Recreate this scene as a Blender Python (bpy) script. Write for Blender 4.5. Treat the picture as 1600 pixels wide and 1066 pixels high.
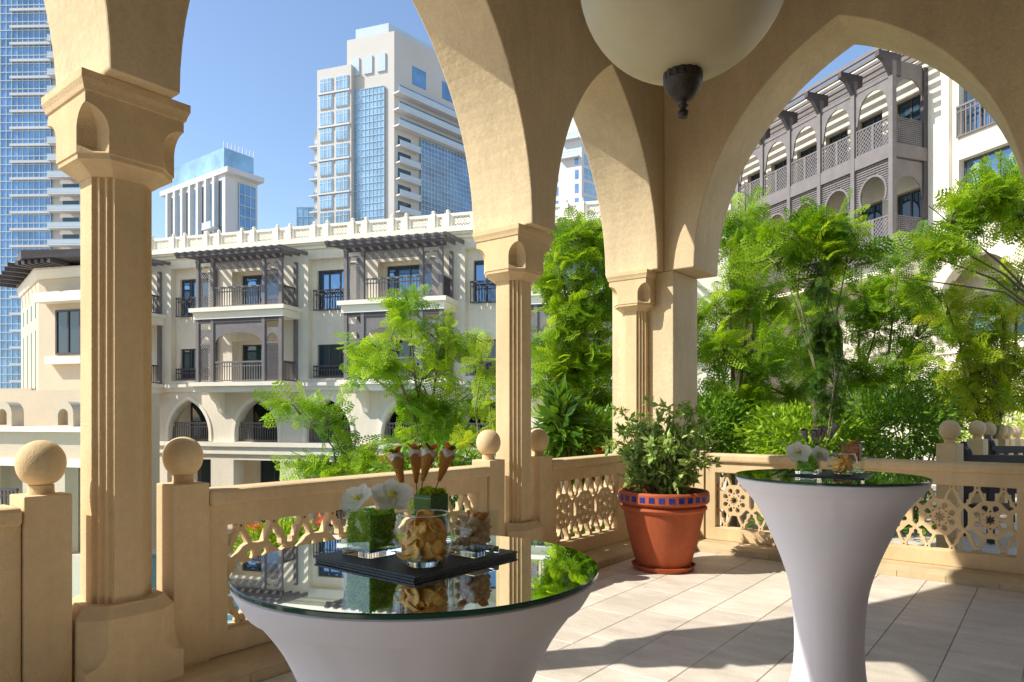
import bpy, bmesh, math, random
import numpy as np
from mathutils import Vector, Matrix
from mathutils.geometry import tessellate_polygon

random.seed(7)
rng = np.random.default_rng(7)
PI = math.pi
R_ = math.radians
for o in list(bpy.data.objects):
    bpy.data.objects.remove(o)
scene = bpy.context.scene
col = scene.collection

# ------------------------------------------------------------------ camera, sky, sun, exposure
PHI = R_(38.24)                      # the view axis, measured from the arcade direction (world X)
FPX, HOR, EYE = 1085.0, 650.0, 1.44  # focal length and horizon row in photo pixels, eye height
FW = Vector((math.cos(PHI), math.sin(PHI), 0))
RT = Vector((math.sin(PHI), -math.cos(PHI), 0))
cam_d = bpy.data.cameras.new('camera')
cam = bpy.data.objects.new('camera', cam_d)
col.objects.link(cam)
cam.location = (0, 0, EYE)
cam.rotation_euler = (R_(90), 0, PHI - R_(90))
cam_d.sensor_width = 36
cam_d.lens = 36 * FPX / 1600
cam_d.shift_y = (HOR - 533) / 1600
cam_d.clip_start = 0.05
cam_d.clip_end = 6000
scene.camera = cam

SUN_EL = R_(43.0)
SUN_M = -0.80                        # sunlight travels along (1, SUN_M) in plan
_n = math.hypot(1, SUN_M)
SUN_DIR = Vector((math.cos(SUN_EL) / _n, SUN_M * math.cos(SUN_EL) / _n, -math.sin(SUN_EL)))
world = bpy.data.worlds.new('World')
scene.world = world
world.use_nodes = True
wn = world.node_tree
sky = wn.nodes.new('ShaderNodeTexSky')
sky.sky_type = 'NISHITA'
sky.sun_disc = False
sky.sun_elevation = SUN_EL
sky.sun_rotation = math.atan2(-SUN_DIR.x, -SUN_DIR.y)
sky.altitude = 0
sky.air_density = 1.0
sky.dust_density = 0.6
sky.ozone_density = 2.0
bg = wn.nodes['Background']
bg.inputs['Strength'].default_value = 0.15
wn.links.new(sky.outputs[0], bg.inputs[0])
sl = bpy.data.lights.new('sun', 'SUN')
sl.energy = 4.2
sl.angle = R_(0.5)
sl.color = (1.0, 0.95, 0.86)
so = bpy.data.objects.new('sun', sl)
col.objects.link(so)
so.rotation_euler = SUN_DIR.to_track_quat('-Z', 'Y').to_euler()
so.location = (-10, 8, 14)
scene.view_settings.view_transform = 'Standard'
scene.view_settings.look = 'None'
scene.view_settings.gamma = 1.0
scene.view_settings.exposure = 0.65
scene.view_settings.use_curve_mapping = False
scene.render.engine = 'CYCLES'
scene.cycles.max_bounces = 12
scene.cycles.diffuse_bounces = 6
scene.cycles.transparent_max_bounces = 24
scene.cycles.transmission_bounces = 10
scene.cycles.glossy_bounces = 6


def cw(lat, p, z=0.0):
    """camera plan coordinates (metres right, metres forward) to a world point"""
    v = FW * p + RT * lat
    return Vector((v.x, v.y, z))


def pix(u, v, p):
    """the point seen at photo pixel (u, v) at forward distance p"""
    return cw((u - 800) / FPX * p, p, EYE + (HOR - v) / FPX * p)


# ------------------------------------------------------------------ mesh helpers
class MB:
    def __init__(self, xf=None):
        self.v, self.f, self.xf = [], [], xf

    def add(self, vs, fs):
        n = len(self.v)
        if self.xf is not None:
            vs = [self.xf @ Vector(q) for q in vs]
        self.v += [tuple(q) for q in vs]
        self.f += [tuple(i + n for i in q) for q in fs]
        return self

    def box(self, x0, x1, y0, y1, z0, z1):
        return self.add([(x0, y0, z0), (x1, y0, z0), (x1, y1, z0), (x0, y1, z0),
                         (x0, y0, z1), (x1, y0, z1), (x1, y1, z1), (x0, y1, z1)],
                        [(3, 2, 1, 0), (4, 5, 6, 7), (0, 1, 5, 4), (1, 2, 6, 5), (2, 3, 7, 6), (3, 0, 4, 7)])

    def bar(self, a, b, w, d, up=(0, 0, 1)):
        a, b = Vector(a), Vector(b)
        t = (b - a).normalized()
        s = t.cross(Vector(up))
        if s.length < 1e-5:
            s = t.cross(Vector((1, 0, 0)))
        s.normalize()
        n = s.cross(t).normalized()
        vs = []
        for q in (a, b):
            for i, j in ((-1, -1), (1, -1), (1, 1), (-1, 1)):
                vs.append(q + s * (i * w / 2) + n * (j * d / 2))
        return self.add(vs, [(3, 2, 1, 0), (4, 5, 6, 7), (0, 1, 5, 4), (1, 2, 6, 5), (2, 3, 7, 6), (3, 0, 4, 7)])

    def lathe(self, prof, n=32, c=(0, 0, 0), cap=True):
        vs, fs = [], []
        for r, z in prof:
            for k in range(n):
                a = 2 * PI * k / n
                vs.append((c[0] + r * math.cos(a), c[1] + r * math.sin(a), c[2] + z))
        for i in range(len(prof) - 1):
            for k in range(n):
                k2 = (k + 1) % n
                fs.append((i * n + k, i * n + k2, (i + 1) * n + k2, (i + 1) * n + k))
        if cap:
            if prof[0][0] > 1e-6:
                fs.append(tuple(range(n - 1, -1, -1)))
            if prof[-1][0] > 1e-6:
                fs.append(tuple((len(prof) - 1) * n + k for k in range(n)))
        return self.add(vs, fs)

    def tube(self, pts, rad, n=8):
        pts = [Vector(q) for q in pts]
        vs, fs = [], []
        for i, q in enumerate(pts):
            t = (pts[min(i + 1, len(pts) - 1)] - pts[max(i - 1, 0)]).normalized()
            s = t.cross(Vector((0.31, 0.17, 0.93)))
            if s.length < 1e-4:
                s = t.cross(Vector((1, 0, 0)))
            s.normalize()
            w = s.cross(t)
            r = rad[i] if isinstance(rad, (list, tuple)) else rad
            for k in range(n):
                a = 2 * PI * k / n
                vs.append(q + s * (r * math.cos(a)) + w * (r * math.sin(a)))
        for i in range(len(pts) - 1):
            for k in range(n):
                k2 = (k + 1) % n
                fs.append((i * n + k, i * n + k2, (i + 1) * n + k2, (i + 1) * n + k))
        fs.append(tuple(range(n - 1, -1, -1)))
        fs.append(tuple((len(pts) - 1) * n + k for k in range(n)))
        return self.add(vs, fs)

    def plate(self, outer, holes=(), y0=0.0, y1=0.1, axis='y'):
        """polygon with holes in (a, z), extruded along the other horizontal axis from y0 to y1"""
        loops = [list(outer)] + [list(h) for h in holes]
        flat = [q for l in loops for q in l]
        tris = tessellate_polygon([[Vector((q[0], q[1], 0)) for q in l] for l in loops])
        n = len(flat)
        P = (lambda a, z, y: (a, y, z)) if axis == 'y' else (lambda a, z, y: (y, a, z))
        vs = [P(a, z, y0) for a, z in flat] + [P(a, z, y1) for a, z in flat]
        fs = []
        for t in tris:
            fs.append(tuple(t))
            fs.append(tuple(i + n for i in reversed(t)))
        k = 0
        for l in loops:
            m = len(l)
            for i in range(m):
                j = (i + 1) % m
                fs.append((k + i, k + j, k + j + n, k + i + n))
            k += m
        self.add(vs, fs)
        return self

    def loft(self, rings, cap=True):
        n = len(rings[0])
        vs = [q for r in rings for q in r]
        fs = []
        for i in range(len(rings) - 1):
            for k in range(n):
                k2 = (k + 1) % n
                fs.append((i * n + k, i * n + k2, (i + 1) * n + k2, (i + 1) * n + k))
        if cap:
            fs.append(tuple(range(n - 1, -1, -1)))
            fs.append(tuple((len(rings) - 1) * n + k for k in range(n)))
        return self.add(vs, fs)

    def mesh(self, name, smooth=None, fix=True):
        me = bpy.data.meshes.new(name)
        me.from_pydata(self.v, [], self.f)
        if fix:
            bm = bmesh.new()
            bm.from_mesh(me)
            bmesh.ops.recalc_face_normals(bm, faces=bm.faces)
            bm.to_mesh(me)
            bm.free()
        me.update()
        if smooth:
            me.shade_smooth()
            me.set_sharp_from_angle(angle=R_(smooth))
        return me

    def build(self, name, mat, parent=None, smooth=None, bevel=0, loc=None, rot=None, fix=True):
        return obj(name, self.mesh(name, smooth, fix), mat, parent, loc, rot, bevel)


def obj(name, me, mat, parent=None, loc=None, rot=None, bevel=0):
    o = bpy.data.objects.new(name, me)
    col.objects.link(o)
    if mat is not None and len(me.materials) == 0:
        me.materials.append(mat)
    if parent is not None:
        o.parent = parent
    if loc is not None:
        o.location = loc
    if rot is not None:
        o.rotation_euler = rot
    if bevel:
        b = o.modifiers.new('Bevel', 'BEVEL')
        b.width = bevel
        b.segments = 2
        b.limit_method = 'ANGLE'
        b.angle_limit = R_(40)
        b.harden_normals = False
    return o


def tag(o, label, cat, group=None):
    o['label'] = label
    o['category'] = cat
    if group:
        o['group'] = group
    return o


def thing(name, label, cat, loc=(0, 0, 0), rz=0.0, group=None):
    o = bpy.data.objects.new(name, None)
    col.objects.link(o)
    o.location = loc
    o.rotation_euler = (0, 0, rz)
    o.empty_display_size = 0.1
    return tag(o, label, cat, group)


def struct(o):
    o['kind'] = 'structure'
    return o


def stuff(o):
    o['kind'] = 'stuff'
    return o


def ang(lat, p):
    """world rotation about Z of a plan direction given in camera coordinates"""
    v = FW * p + RT * lat
    return math.atan2(v.y, v.x)


# ------------------------------------------------------------------ materials
def nodes(name):
    m = bpy.data.materials.new(name)
    m.use_nodes = True
    nt = m.node_tree
    return m, nt, nt.nodes['Principled BSDF']


def mat(name, c, rough=0.8, var=0.12, scale=4.0, bump=0.0, bscale=60.0, c2=None, spec=0.4, metal=0.0,
        stretch=None, rnd=0.0, coat=0.0, fine=0.06, stain=0.0):
    m, nt, b = nodes(name)
    N, L = nt.nodes, nt.links
    geo = N.new('ShaderNodeNewGeometry')
    src = geo.outputs['Position']
    if stretch:
        mp = N.new('ShaderNodeVectorMath')
        mp.operation = 'MULTIPLY'
        mp.inputs[1].default_value = stretch
        L.new(src, mp.inputs[0])
        src = mp.outputs[0]
    nz = N.new('ShaderNodeTexNoise')
    nz.inputs['Scale'].default_value = scale
    nz.inputs['Detail'].default_value = 6
    nz.inputs['Roughness'].default_value = 0.62
    L.new(src, nz.inputs['Vector'])
    rp = N.new('ShaderNodeValToRGB')
    rp.color_ramp.elements[0].position = 0.3
    rp.color_ramp.elements[1].position = 0.72
    lo = [max(0, q * (1 - var)) for q in c] if c2 is None else c2
    hi = [min(1, q * (1 + var * 0.7)) for q in c]
    rp.color_ramp.elements[0].color = (*lo, 1)
    rp.color_ramp.elements[1].color = (*hi, 1)
    L.new(nz.outputs['Fac'], rp.inputs[0])
    out = rp.outputs[0]
    if fine:
        nf = N.new('ShaderNodeTexNoise')
        nf.inputs['Scale'].default_value = bscale * 2.2
        nf.inputs['Detail'].default_value = 3
        L.new(geo.outputs['Position'], nf.inputs['Vector'])
        mr = N.new('ShaderNodeMapRange')
        mr.inputs[1].default_value = 0.3
        mr.inputs[2].default_value = 0.7
        mr.inputs[3].default_value = 1 - fine
        mr.inputs[4].default_value = 1 + fine
        L.new(nf.outputs['Fac'], mr.inputs[0])
        mx = N.new('ShaderNodeVectorMath')
        mx.operation = 'SCALE'
        L.new(out, mx.inputs[0])
        L.new(mr.outputs[0], mx.inputs['Scale'])
        out = mx.outputs[0]
    if stain:
        for sc, st, am in ((0.9, (1, 1, 0.35), stain), (7.0, (1, 1, 0.10), stain * 0.6), (22.0, (1, 1, 1), stain * 0.5)):
            mp = N.new('ShaderNodeVectorMath')
            mp.operation = 'MULTIPLY'
            mp.inputs[1].default_value = st
            L.new(geo.outputs['Position'], mp.inputs[0])
            ns = N.new('ShaderNodeTexNoise')
            ns.inputs['Scale'].default_value = sc
            ns.inputs['Detail'].default_value = 8
            ns.inputs['Roughness'].default_value = 0.7
            L.new(mp.outputs[0], ns.inputs['Vector'])
            mr = N.new('ShaderNodeMapRange')
            mr.inputs[1].default_value = 0.36
            mr.inputs[2].default_value = 0.62
            mr.inputs[3].default_value = 1 - am
            mr.inputs[4].default_value = 1 + am * 0.25
            L.new(ns.outputs['Fac'], mr.inputs[0])
            mx = N.new('ShaderNodeVectorMath')
            mx.operation = 'SCALE'
            L.new(out, mx.inputs[0])
            L.new(mr.outputs[0], mx.inputs['Scale'])
            out = mx.outputs[0]
    if rnd:
        oi = N.new('ShaderNodeObjectInfo')
        mr = N.new('ShaderNodeMapRange')
        mr.inputs[3].default_value = 1 - rnd
        mr.inputs[4].default_value = 1 + rnd
        L.new(oi.outputs['Random'], mr.inputs[0])
        mx = N.new('ShaderNodeVectorMath')
        mx.operation = 'SCALE'
        L.new(out, mx.inputs[0])
        L.new(mr.outputs[0], mx.inputs['Scale'])
        out = mx.outputs[0]
    L.new(out, b.inputs['Base Color'])
    b.inputs['Roughness'].default_value = rough
    b.inputs['Specular IOR Level'].default_value = spec
    b.inputs['Metallic'].default_value = metal
    b.inputs['Coat Weight'].default_value = coat
    if bump:
        nb = N.new('ShaderNodeTexNoise')
        nb.inputs['Scale'].default_value = bscale
        nb.inputs['Detail'].default_value = 5
        L.new(geo.outputs['Position'], nb.inputs['Vector'])
        bp = N.new('ShaderNodeBump')
        bp.inputs['Strength'].default_value = bump
        bp.inputs['Distance'].default_value = 0.02
        L.new(nb.outputs['Fac'], bp.inputs['Height'])
        L.new(bp.outputs[0], b.inputs['Normal'])
    return m


def leafmat(name, trans=0.45, rough=0.5):
    """foliage: colour from the mesh attribute, light passes through the blade"""
    m, nt, b = nodes(name)
    N, L = nt.nodes, nt.links
    at = N.new('ShaderNodeAttribute')
    at.attribute_name = 'Col'
    L.new(at.outputs['Color'], b.inputs['Base Color'])
    b.inputs['Roughness'].default_value = rough
    b.inputs['Specular IOR Level'].default_value = 0.35
    tr = N.new('ShaderNodeBsdfTranslucent')
    vm = N.new('ShaderNodeVectorMath')
    vm.operation = 'MULTIPLY'
    vm.inputs[1].default_value = (1.25, 1.15, 0.45)
    L.new(at.outputs['Color'], vm.inputs[0])
    L.new(vm.outputs[0], tr.inputs['Color'])
    mx = N.new('ShaderNodeMixShader')
    mx.inputs[0].default_value = trans
    L.new(b.outputs[0], mx.inputs[1])
    L.new(tr.outputs[0], mx.inputs[2])
    L.new(mx.outputs[0], N['Material Output'].inputs['Surface'])
    return m


def thin_glass(name, tint=(0.96, 0.985, 0.97), f0=0.04):
    m, nt, b = nodes(name)
    N, L = nt.nodes, nt.links
    N.remove(b)
    t = N.new('ShaderNodeBsdfTransparent')
    t.inputs[0].default_value = (*tint, 1)
    g = N.new('ShaderNodeBsdfGlossy')
    g.inputs['Roughness'].default_value = 0.01
    lw = N.new('ShaderNodeLayerWeight')
    lw.inputs['Blend'].default_value = 0.35
    mr = N.new('ShaderNodeMapRange')
    mr.inputs[3].default_value = f0
    mr.inputs[4].default_value = 0.55
    L.new(lw.outputs['Facing'], mr.inputs[0])
    pw = N.new('ShaderNodeMath')
    pw.operation = 'POWER'
    pw.inputs[1].default_value = 1.6
    L.new(mr.outputs[0], pw.inputs[0])
    mx = N.new('ShaderNodeMixShader')
    L.new(pw.outputs[0], mx.inputs[0])
    L.new(t.outputs[0], mx.inputs[1])
    L.new(g.outputs[0], mx.inputs[2])
    L.new(mx.outputs[0], N['Material Output'].inputs['Surface'])
    return m


def simple(name, c, rough=0.5, metal=0.0, spec=0.5, trans=0.0, ior=1.45, coat=0.0):
    m, nt, b = nodes(name)
    b.inputs['Base Color'].default_value = (*c, 1)
    b.inputs['Roughness'].default_value = rough
    b.inputs['Metallic'].default_value = metal
    b.inputs['Specular IOR Level'].default_value = spec
    b.inputs['Transmission Weight'].default_value = trans
    b.inputs['IOR'].default_value = ior
    b.inputs['Coat Weight'].default_value = coat
    return m


M = {}
M['plaster'] = mat('ochre_plaster', (0.70, 0.555, 0.345), 0.9, 0.10, 1.6, 0.20, 22, spec=0.15, stain=0.12)
M['stone'] = mat('carved_sandstone', (0.71, 0.53, 0.30), 0.88, 0.10, 2.2, 0.30, 130, spec=0.15, stain=0.11)
M['kerbstone'] = mat('kerb_sandstone', (0.60, 0.47, 0.28), 0.7, 0.22, 3.0, 0.15, 60, spec=0.25, rnd=0.08)
M['tile'] = mat('travertine_tile', (0.70, 0.635, 0.535), 0.45, 0.2, 1.3, 0.05, 40, c2=(0.58, 0.505, 0.41),
                stretch=(5.0, 1.6, 1.0), rnd=0.09, spec=0.35, stain=0.05)
M['grout'] = mat('grout', (0.48, 0.43, 0.37), 0.9, 0.15, 6)
M['ceil'] = mat('ceiling_dark', (0.16, 0.10, 0.055), 0.7, 0.2, 1.2)  # unseen ceiling, coloured dark to keep the arch walls dim
M['house'] = mat('added_wall_dark', (0.38, 0.275, 0.165), 0.8, 0.2, 1.2)  # unseen walls, coloured dark to cut bounce light inside the pavilion
M['fabric'] = mat('stretch_fabric', (0.86, 0.83, 0.87), 0.75, 0.03, 2.0, 0.05, 500, spec=0.25, fine=0.02)
M['mirror'] = simple('mirror_glass', (0.88, 0.93, 0.90), 0.015, 1.0)
M['glass_edge'] = simple('green_glass_edge', (0.01, 0.07, 0.045), 0.08, 0.0, 0.9)
M['slate'] = mat('black_slate', (0.035, 0.037, 0.042), 0.5, 0.25, 30, 0.3, 180, spec=0.45)
M['vase'] = thin_glass('clear_glass')
M['glass'] = simple('thick_glass', (0.97, 1, 0.985), 0.0, 0.0, 0.5, 1.0, 1.48)
M['terracotta'] = mat('terracotta', (0.44, 0.105, 0.04), 0.66, 0.14, 5, 0.08, 90, spec=0.25, stain=0.14)
M['bluetile'] = mat('cobalt_tile', (0.03, 0.035, 0.20), 0.2, 0.3, 40, rnd=0.3, spec=0.6)
M['soil'] = mat('soil', (0.07, 0.045, 0.03), 0.95, 0.4, 40, 0.5, 90)
M['bowl'] = mat('alabaster', (0.52, 0.455, 0.29), 0.45, 0.10, 3.0, 0.03, 30, spec=0.4, fine=0.02)
M['bronze'] = mat('dark_bronze', (0.06, 0.05, 0.042), 0.45, 0.3, 30, 0.2, 90, metal=0.6)
M['cream_wall'] = mat('cream_render', (0.80, 0.72, 0.575), 0.9, 0.07, 0.5, 0.05, 12, spec=0.15, stain=0.08)
M['ochre_wall'] = mat('warm_render', (0.62, 0.52, 0.375), 0.9, 0.07, 0.5, 0.05, 12, spec=0.15)
M['cream_trim'] = mat('cream_stone_trim', (0.83, 0.765, 0.63), 0.85, 0.06, 0.8, spec=0.15)
M['timber'] = mat('grey_brown_timber', (0.185, 0.165, 0.16), 0.6, 0.15, 3, spec=0.3)
M['timber_dark'] = mat('dark_timber', (0.085, 0.074, 0.076), 0.55, 0.15, 3, spec=0.3)
M['win'] = simple('window_glass', (0.02, 0.045, 0.055), 0.03, 0.0, 0.9)
M['winsky'] = simple('sky_tint_glass', (0.15, 0.25, 0.37), 0.05, 0.75, 0.6)  # blue of the reflected sky put into the glass colour
M['curtain'] = mat('teal_curtain', (0.10, 0.22, 0.22), 0.8, 0.3, 9, stretch=(1, 1, 0.05))
M['curtain_w'] = mat('white_curtain', (0.55, 0.55, 0.52), 0.8, 0.2, 9, stretch=(1, 1, 0.05))
M['dark'] = simple('room_shade', (0.015, 0.014, 0.013), 0.9)  # near-black, stands for the shade inside the rooms
M['tower_white'] = mat('tower_concrete', (0.60, 0.60, 0.59), 0.8, 0.05, 0.1, fine=0)
M['tower_beige'] = mat('tower_beige', (0.55, 0.52, 0.47), 0.8, 0.05, 0.1, fine=0)
M['tower_glass'] = mat('tower_glass', (0.32, 0.50, 0.62), 0.12, 0.35, 0.22, spec=0.8, metal=0.35, fine=0)
M['tower_glass_b'] = mat('tower_glass_blue', (0.17, 0.32, 0.50), 0.12, 0.4, 0.2, spec=0.8, metal=0.35, fine=0)
M['rail_glass'] = mat('balcony_glass', (0.50, 0.58, 0.62), 0.2, 0.05, 0.2, fine=0)
M['rooftile'] = mat('roof_tile', (0.42, 0.36, 0.30), 0.8, 0.2, 5)
M['ground'] = mat('courtyard_paving', (0.42, 0.37, 0.30), 0.9, 0.2, 0.3, 0.1, 5)
M['bark'] = mat('bark', (0.14, 0.10, 0.07), 0.9, 0.3, 20, 0.5, 60)
M['bark_g'] = mat('green_stem', (0.16, 0.15, 0.07), 0.8, 0.3, 20)
M['leaf'] = leafmat('feathery_foliage', 0.5)
M['leaf_b'] = leafmat('glossy_foliage', 0.3, 0.38)
M['petal_o'] = leafmat('orange_petal', 0.3)
M['bench'] = mat('black_bench_paint', (0.018, 0.014, 0.018), 0.35, 0.2, 8, spec=0.5)

# water
m, nt, b = nodes('pool_water')
b.inputs['Base Color'].default_value = (0.10, 0.50, 0.58, 1)
b.inputs['Roughness'].default_value = 0.08
wv = nt.nodes.new('ShaderNodeTexNoise')
wv.inputs['Scale'].default_value = 2.2
bp = nt.nodes.new('ShaderNodeBump')
bp.inputs['Strength'].default_value = 0.25
nt.links.new(wv.outputs[0], bp.inputs['Height'])
nt.links.new(bp.outputs[0], b.inputs['Normal'])
M['water'] = m

# ================================================================== the pavilion
WL0, WL1 = 3.455, 4.12        # arcade wall towards the courtyard (Y)
WR0, WR1 = 7.11, 7.78         # arcade wall with the big arch (X)
SPR, TOPZ = 3.05, 6.1


def arch(cx, a, c, z0, n=22, left=True):
    """two-centred pointed arch, points from the left spring over the apex to the right spring"""
    R = a + c
    pts = []
    hz = math.sqrt(R * R - c * c)
    for i in range(n + 1):
        th = math.atan2(hz, c) * i / n
        pts.append((R * math.cos(th) - c, R * math.sin(th)))
    lft = [(cx - x, z0 + z) for x, z in pts]
    rgt = [(cx + x, z0 + z) for x, z in reversed(pts[:-1])]
    return lft + rgt


def wall_outline(x0, x1, arches):
    out = [(x0, SPR)]
    for (cx, a, c) in arches:
        out += arch(cx, a, c, SPR)
    out += [(x1, SPR), (x1, TOPZ), (x0, TOPZ)]
    return out


o = MB().plate(wall_outline(-3.2, WR1, [(-0.105, 1.48, 0.947), (3.1825, 1.4775, 0.947), (5.98, 0.984, 1.244)]),
               y0=WL0, y1=WL1).build('arcade_wall', M['plaster'], bevel=0.012)
tag(o, 'ochre plaster arcade wall of pointed arches over the columns facing the pool court', 'wall')
o = MB().plate(wall_outline(-3.455, WL0, [(-1.65, 1.45, 0.944), (1.65, 1.45, 0.944)]), y0=WR0, y1=WR1,
               axis='x').build('arcade_wall', M['plaster'], bevel=0.012)
tag(o, 'ochre plaster wall pierced by the wide pointed arch before the timber balconies', 'wall')
o = MB().box(-3.2, WR1, -WL1, -WL0, 0.0, TOPZ).build('added_wall', M['house'])  # unseen, added as a closed side to dim the interior
tag(o, 'unseen solid wall added to darken the terrace, on the side away from the pool court', 'wall')
o = MB().plate([(-3.455, 0.0)] + [(0.2, 0.0), (0.2, SPR)] + arch(1.65, 1.45, 0.944, SPR) + [(3.1, 0.0), (3.455, 0.0), (3.455, TOPZ), (-3.455, TOPZ)], y0=-3.87, y1=-3.2,
               axis='x').build('added_wall', M['house'])  # unseen as well, partly closed to keep daylight out
tag(o, 'unseen wall added to darken the terrace, with one arched way through, opposite the wide arch', 'wall')
struct(MB().box(-3.87, 7.78, -4.12, 4.12, TOPZ, TOPZ + 0.3).build('ceiling', M['ceil']))

# corner pier carrying both walls
o = MB().box(7.12, 7.775, 3.345, 4.115, 0.0, SPR - 0.004).build('corner_pier', M['plaster'], bevel=0.008)
tag(o, 'plain square corner pier behind the potted shrub', 'pier')
for q, lab in (((7.12, 7.775, -0.2, 0.2), 'plain square pier between the two wide arches'),
               ((-3.86, -3.21, 3.46, 4.115), 'plain square pier ending the pool arcade behind the viewer')):
    o = MB().box(q[0], q[1], q[2], q[3], 0.0, SPR - 0.004).build('corner_pier', M['plaster'])
    tag(o, lab, 'pier')


def sq(h, ch, z, ins=0.0):
    ch = max(ch, 0.0012)
    out = []
    for a, b in (((h - ch, -h), (h, -h + ch)), ((h, h - ch), (h - ch, h)),
                 ((-h + ch, h), (-h, h - ch)), ((-h, -h + ch), (-h + ch, -h))):
        mx, my = (a[0] + b[0]) / 2, (a[1] + b[1]) / 2
        l = math.hypot(mx, my)
        k = (l - ins) / l
        out += [(a[0], a[1], z), (mx * k, my * k, z), (b[0], b[1], z)]
    return out


def shaft_ring(h, z):
    c1, c2, c3 = 0.075, 0.05, 0.025
    pts = []
    cor = [(c1, 0), (c1, c3), (c2, c3), (c2, c2), (c3, c2), (c3, c1), (0, c1)]
    for k in range(4):
        for a, b in cor:                    # a back along the incoming side, b in along the outgoing side
            x, y = h - a, -h + b
            for _ in range(k):
                x, y = -y, x
            pts.append((x, y, z))
    return pts


col_mesh = {}
mb = MB().loft([shaft_ring(0.1445, 0.50), shaft_ring(0.1445, 2.64)])
col_mesh['shaft'] = mb.mesh('shaft')
rings = [sq(0.148, 0.07, 2.612), sq(0.205, 0.098, 2.660), sq(0.224, 0.104, 2.668), sq(0.226, 0.104, 2.690), sq(0.2315, 0.104, 2.692)]
h1 = 0.232
for z in list(np.linspace(2.694, 2.80, 4)) + [2.80 + 0.105 * math.sin(q) for q in np.linspace(0.12, PI / 2, 12)]:
    ch = 0.104 if z <= 2.80 else 0.104 * math.sqrt(max(0, 1 - ((z - 2.80) / 0.105) ** 2))
    rings.append(sq(h1, ch, z, 0.042 * min(1, ch / 0.104) if z > 2.695 else 0.0))
rings += [sq(h1, 0, 2.958), sq(0.240, 0, 2.962), sq(0.246, 0, 2.985), sq(0.256, 0, 3.01), sq(0.256, 0, SPR - 0.003)]
col_mesh['capital'] = MB().loft(rings).mesh('capital')
rings = [sq(0.232, 0, 0.02), sq(0.232, 0, 0.235)]
for i in range(1, 9):
    f = i / 8
    rings.append(sq(0.232, 0.10 * math.sqrt(1 - (1 - f) ** 2), 0.235 + 0.11 * f, 0.0))
rings += [sq(0.230, 0.10, 0.462), sq(0.188, 0.075, 0.512), sq(0.186, 0.075, 0.518)]
col_mesh['pedestal'] = MB().loft(rings).mesh('pedestal')
for me in col_mesh.values():
    me.materials.append(M['stone'])


def column(x, y, label):
    t = thing('column', label, 'column', (x, y, 0), 0, 'columns of the pool arcade')
    for k in ('shaft', 'capital', 'pedestal'):
        obj(k, col_mesh[k], None, t, bevel=0.004)
    return t


column(1.54, 3.79, 'notched stone column between the two stone balls beside the mirrored round table')
column(4.83, 3.79, 'notched stone column between the long carved panel and the short carved panel')
column(7.119, 3.79, 'notched stone half column set against the plain corner pier')
column(-1.75, 3.79, 'notched stone column carrying the pool arcade behind the viewer')

# ------------------------------------------------------------------ floor, tiles, kerb
struct(MB().box(-3.87, 7.8, -4.12, 4.12, -0.35, -0.004).build('terrace_slab', M['grout']))
fl = struct(MB().box(-3.87, 7.79, -4.11, 4.11, -0.0035, 0.0).build('terrace_floor', M['grout']))
tile_cache = {}


def tile_mesh(w, d):
    k = (round(w, 3), round(d, 3))
    if k not in tile_cache:
        b = 0.003
        mb = MB().loft([[(0, 0, 0), (w, 0, 0), (w, d, 0), (0, d, 0)],
                        [(0, 0, 0.003), (w, 0, 0.003), (w, d, 0.003), (0, d, 0.003)],
                        [(b, b, 0.006), (w - b, b, 0.006), (w - b, d - b, 0.006), (b, d - b, 0.006)]])
        me = mb.mesh('tile')
        me.materials.append(M['tile'])
        tile_cache[k] = me
    return tile_cache[k]


TW, TD, G = 0.77, 0.375, 0.004
row = 0
y = 0.532 - 11 * TD
while y < 3.385:
    off = [0.0, 0.36, 0.55, 0.2][row % 4]
    x = 4.44 - 10 * TW + off - TW
    y0, y1 = max(y, -3.45), min(y + TD, 3.388)
    while x < 6.99 and y1 - y0 > 0.02:
        x0, x1 = max(x, -3.19), min(x + TW, 6.998)
        if x1 - x0 > 0.03:
            t = obj('tile', tile_mesh(x1 - x0 - G, y1 - y0 - G), None, fl, (x0 + G / 2, y0 + G / 2, 0.0005))
            t.rotation_euler = (random.uniform(-.0006, .0006), random.uniform(-.0006, .0006), 0)
        x += TW
    y += TD
    row += 1


def kerb(x0, x1, loc, rz, label):
    """local x runs along the kerb, local y points to the balustrade; riser face at y=0"""
    k = bpy.data.objects.new('kerb', None)
    col.objects.link(k)
    k.location = loc
    k.rotation_euler = (0, 0, rz)
    struct(k)
    MB().plate([(0.012, 0.0), (0.6, 0.0), (0.6, 0.092), (0.10, 0.092), (0.012, 0.066)], y0=x0, y1=x1,
               axis='x').build('capping', M['kerbstone'], k, bevel=0.004)
    x = x0
    while x < x1 - 0.02:
        e = min(x + 0.375, x1)
        MB().box(x + 0.002, e - 0.002, 0.0, 0.011, 0.004, 0.060).build('riser_tile', M['kerbstone'], k, bevel=0.002)
        x = e
    return k


kerb(-3.2, 7.0, (0, 3.39, 0), 0, '')
kerb(-3.39, 3.39, (7.0, 0, 0), -PI / 2, '')

# ------------------------------------------------------------------ carved lattice cell (signed distance, contoured)
CW, CH = 0.405, 0.595


def seg(px, pz, a, b, w):
    ax, az = a
    bx, bz = b
    dx, dz = bx - ax, bz - az
    t = np.clip(((px - ax) * dx + (pz - az) * dz) / (dx * dx + dz * dz), 0, 1)
    return np.hypot(px - ax - t * dx, pz - az - t * dz) - w / 2


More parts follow.
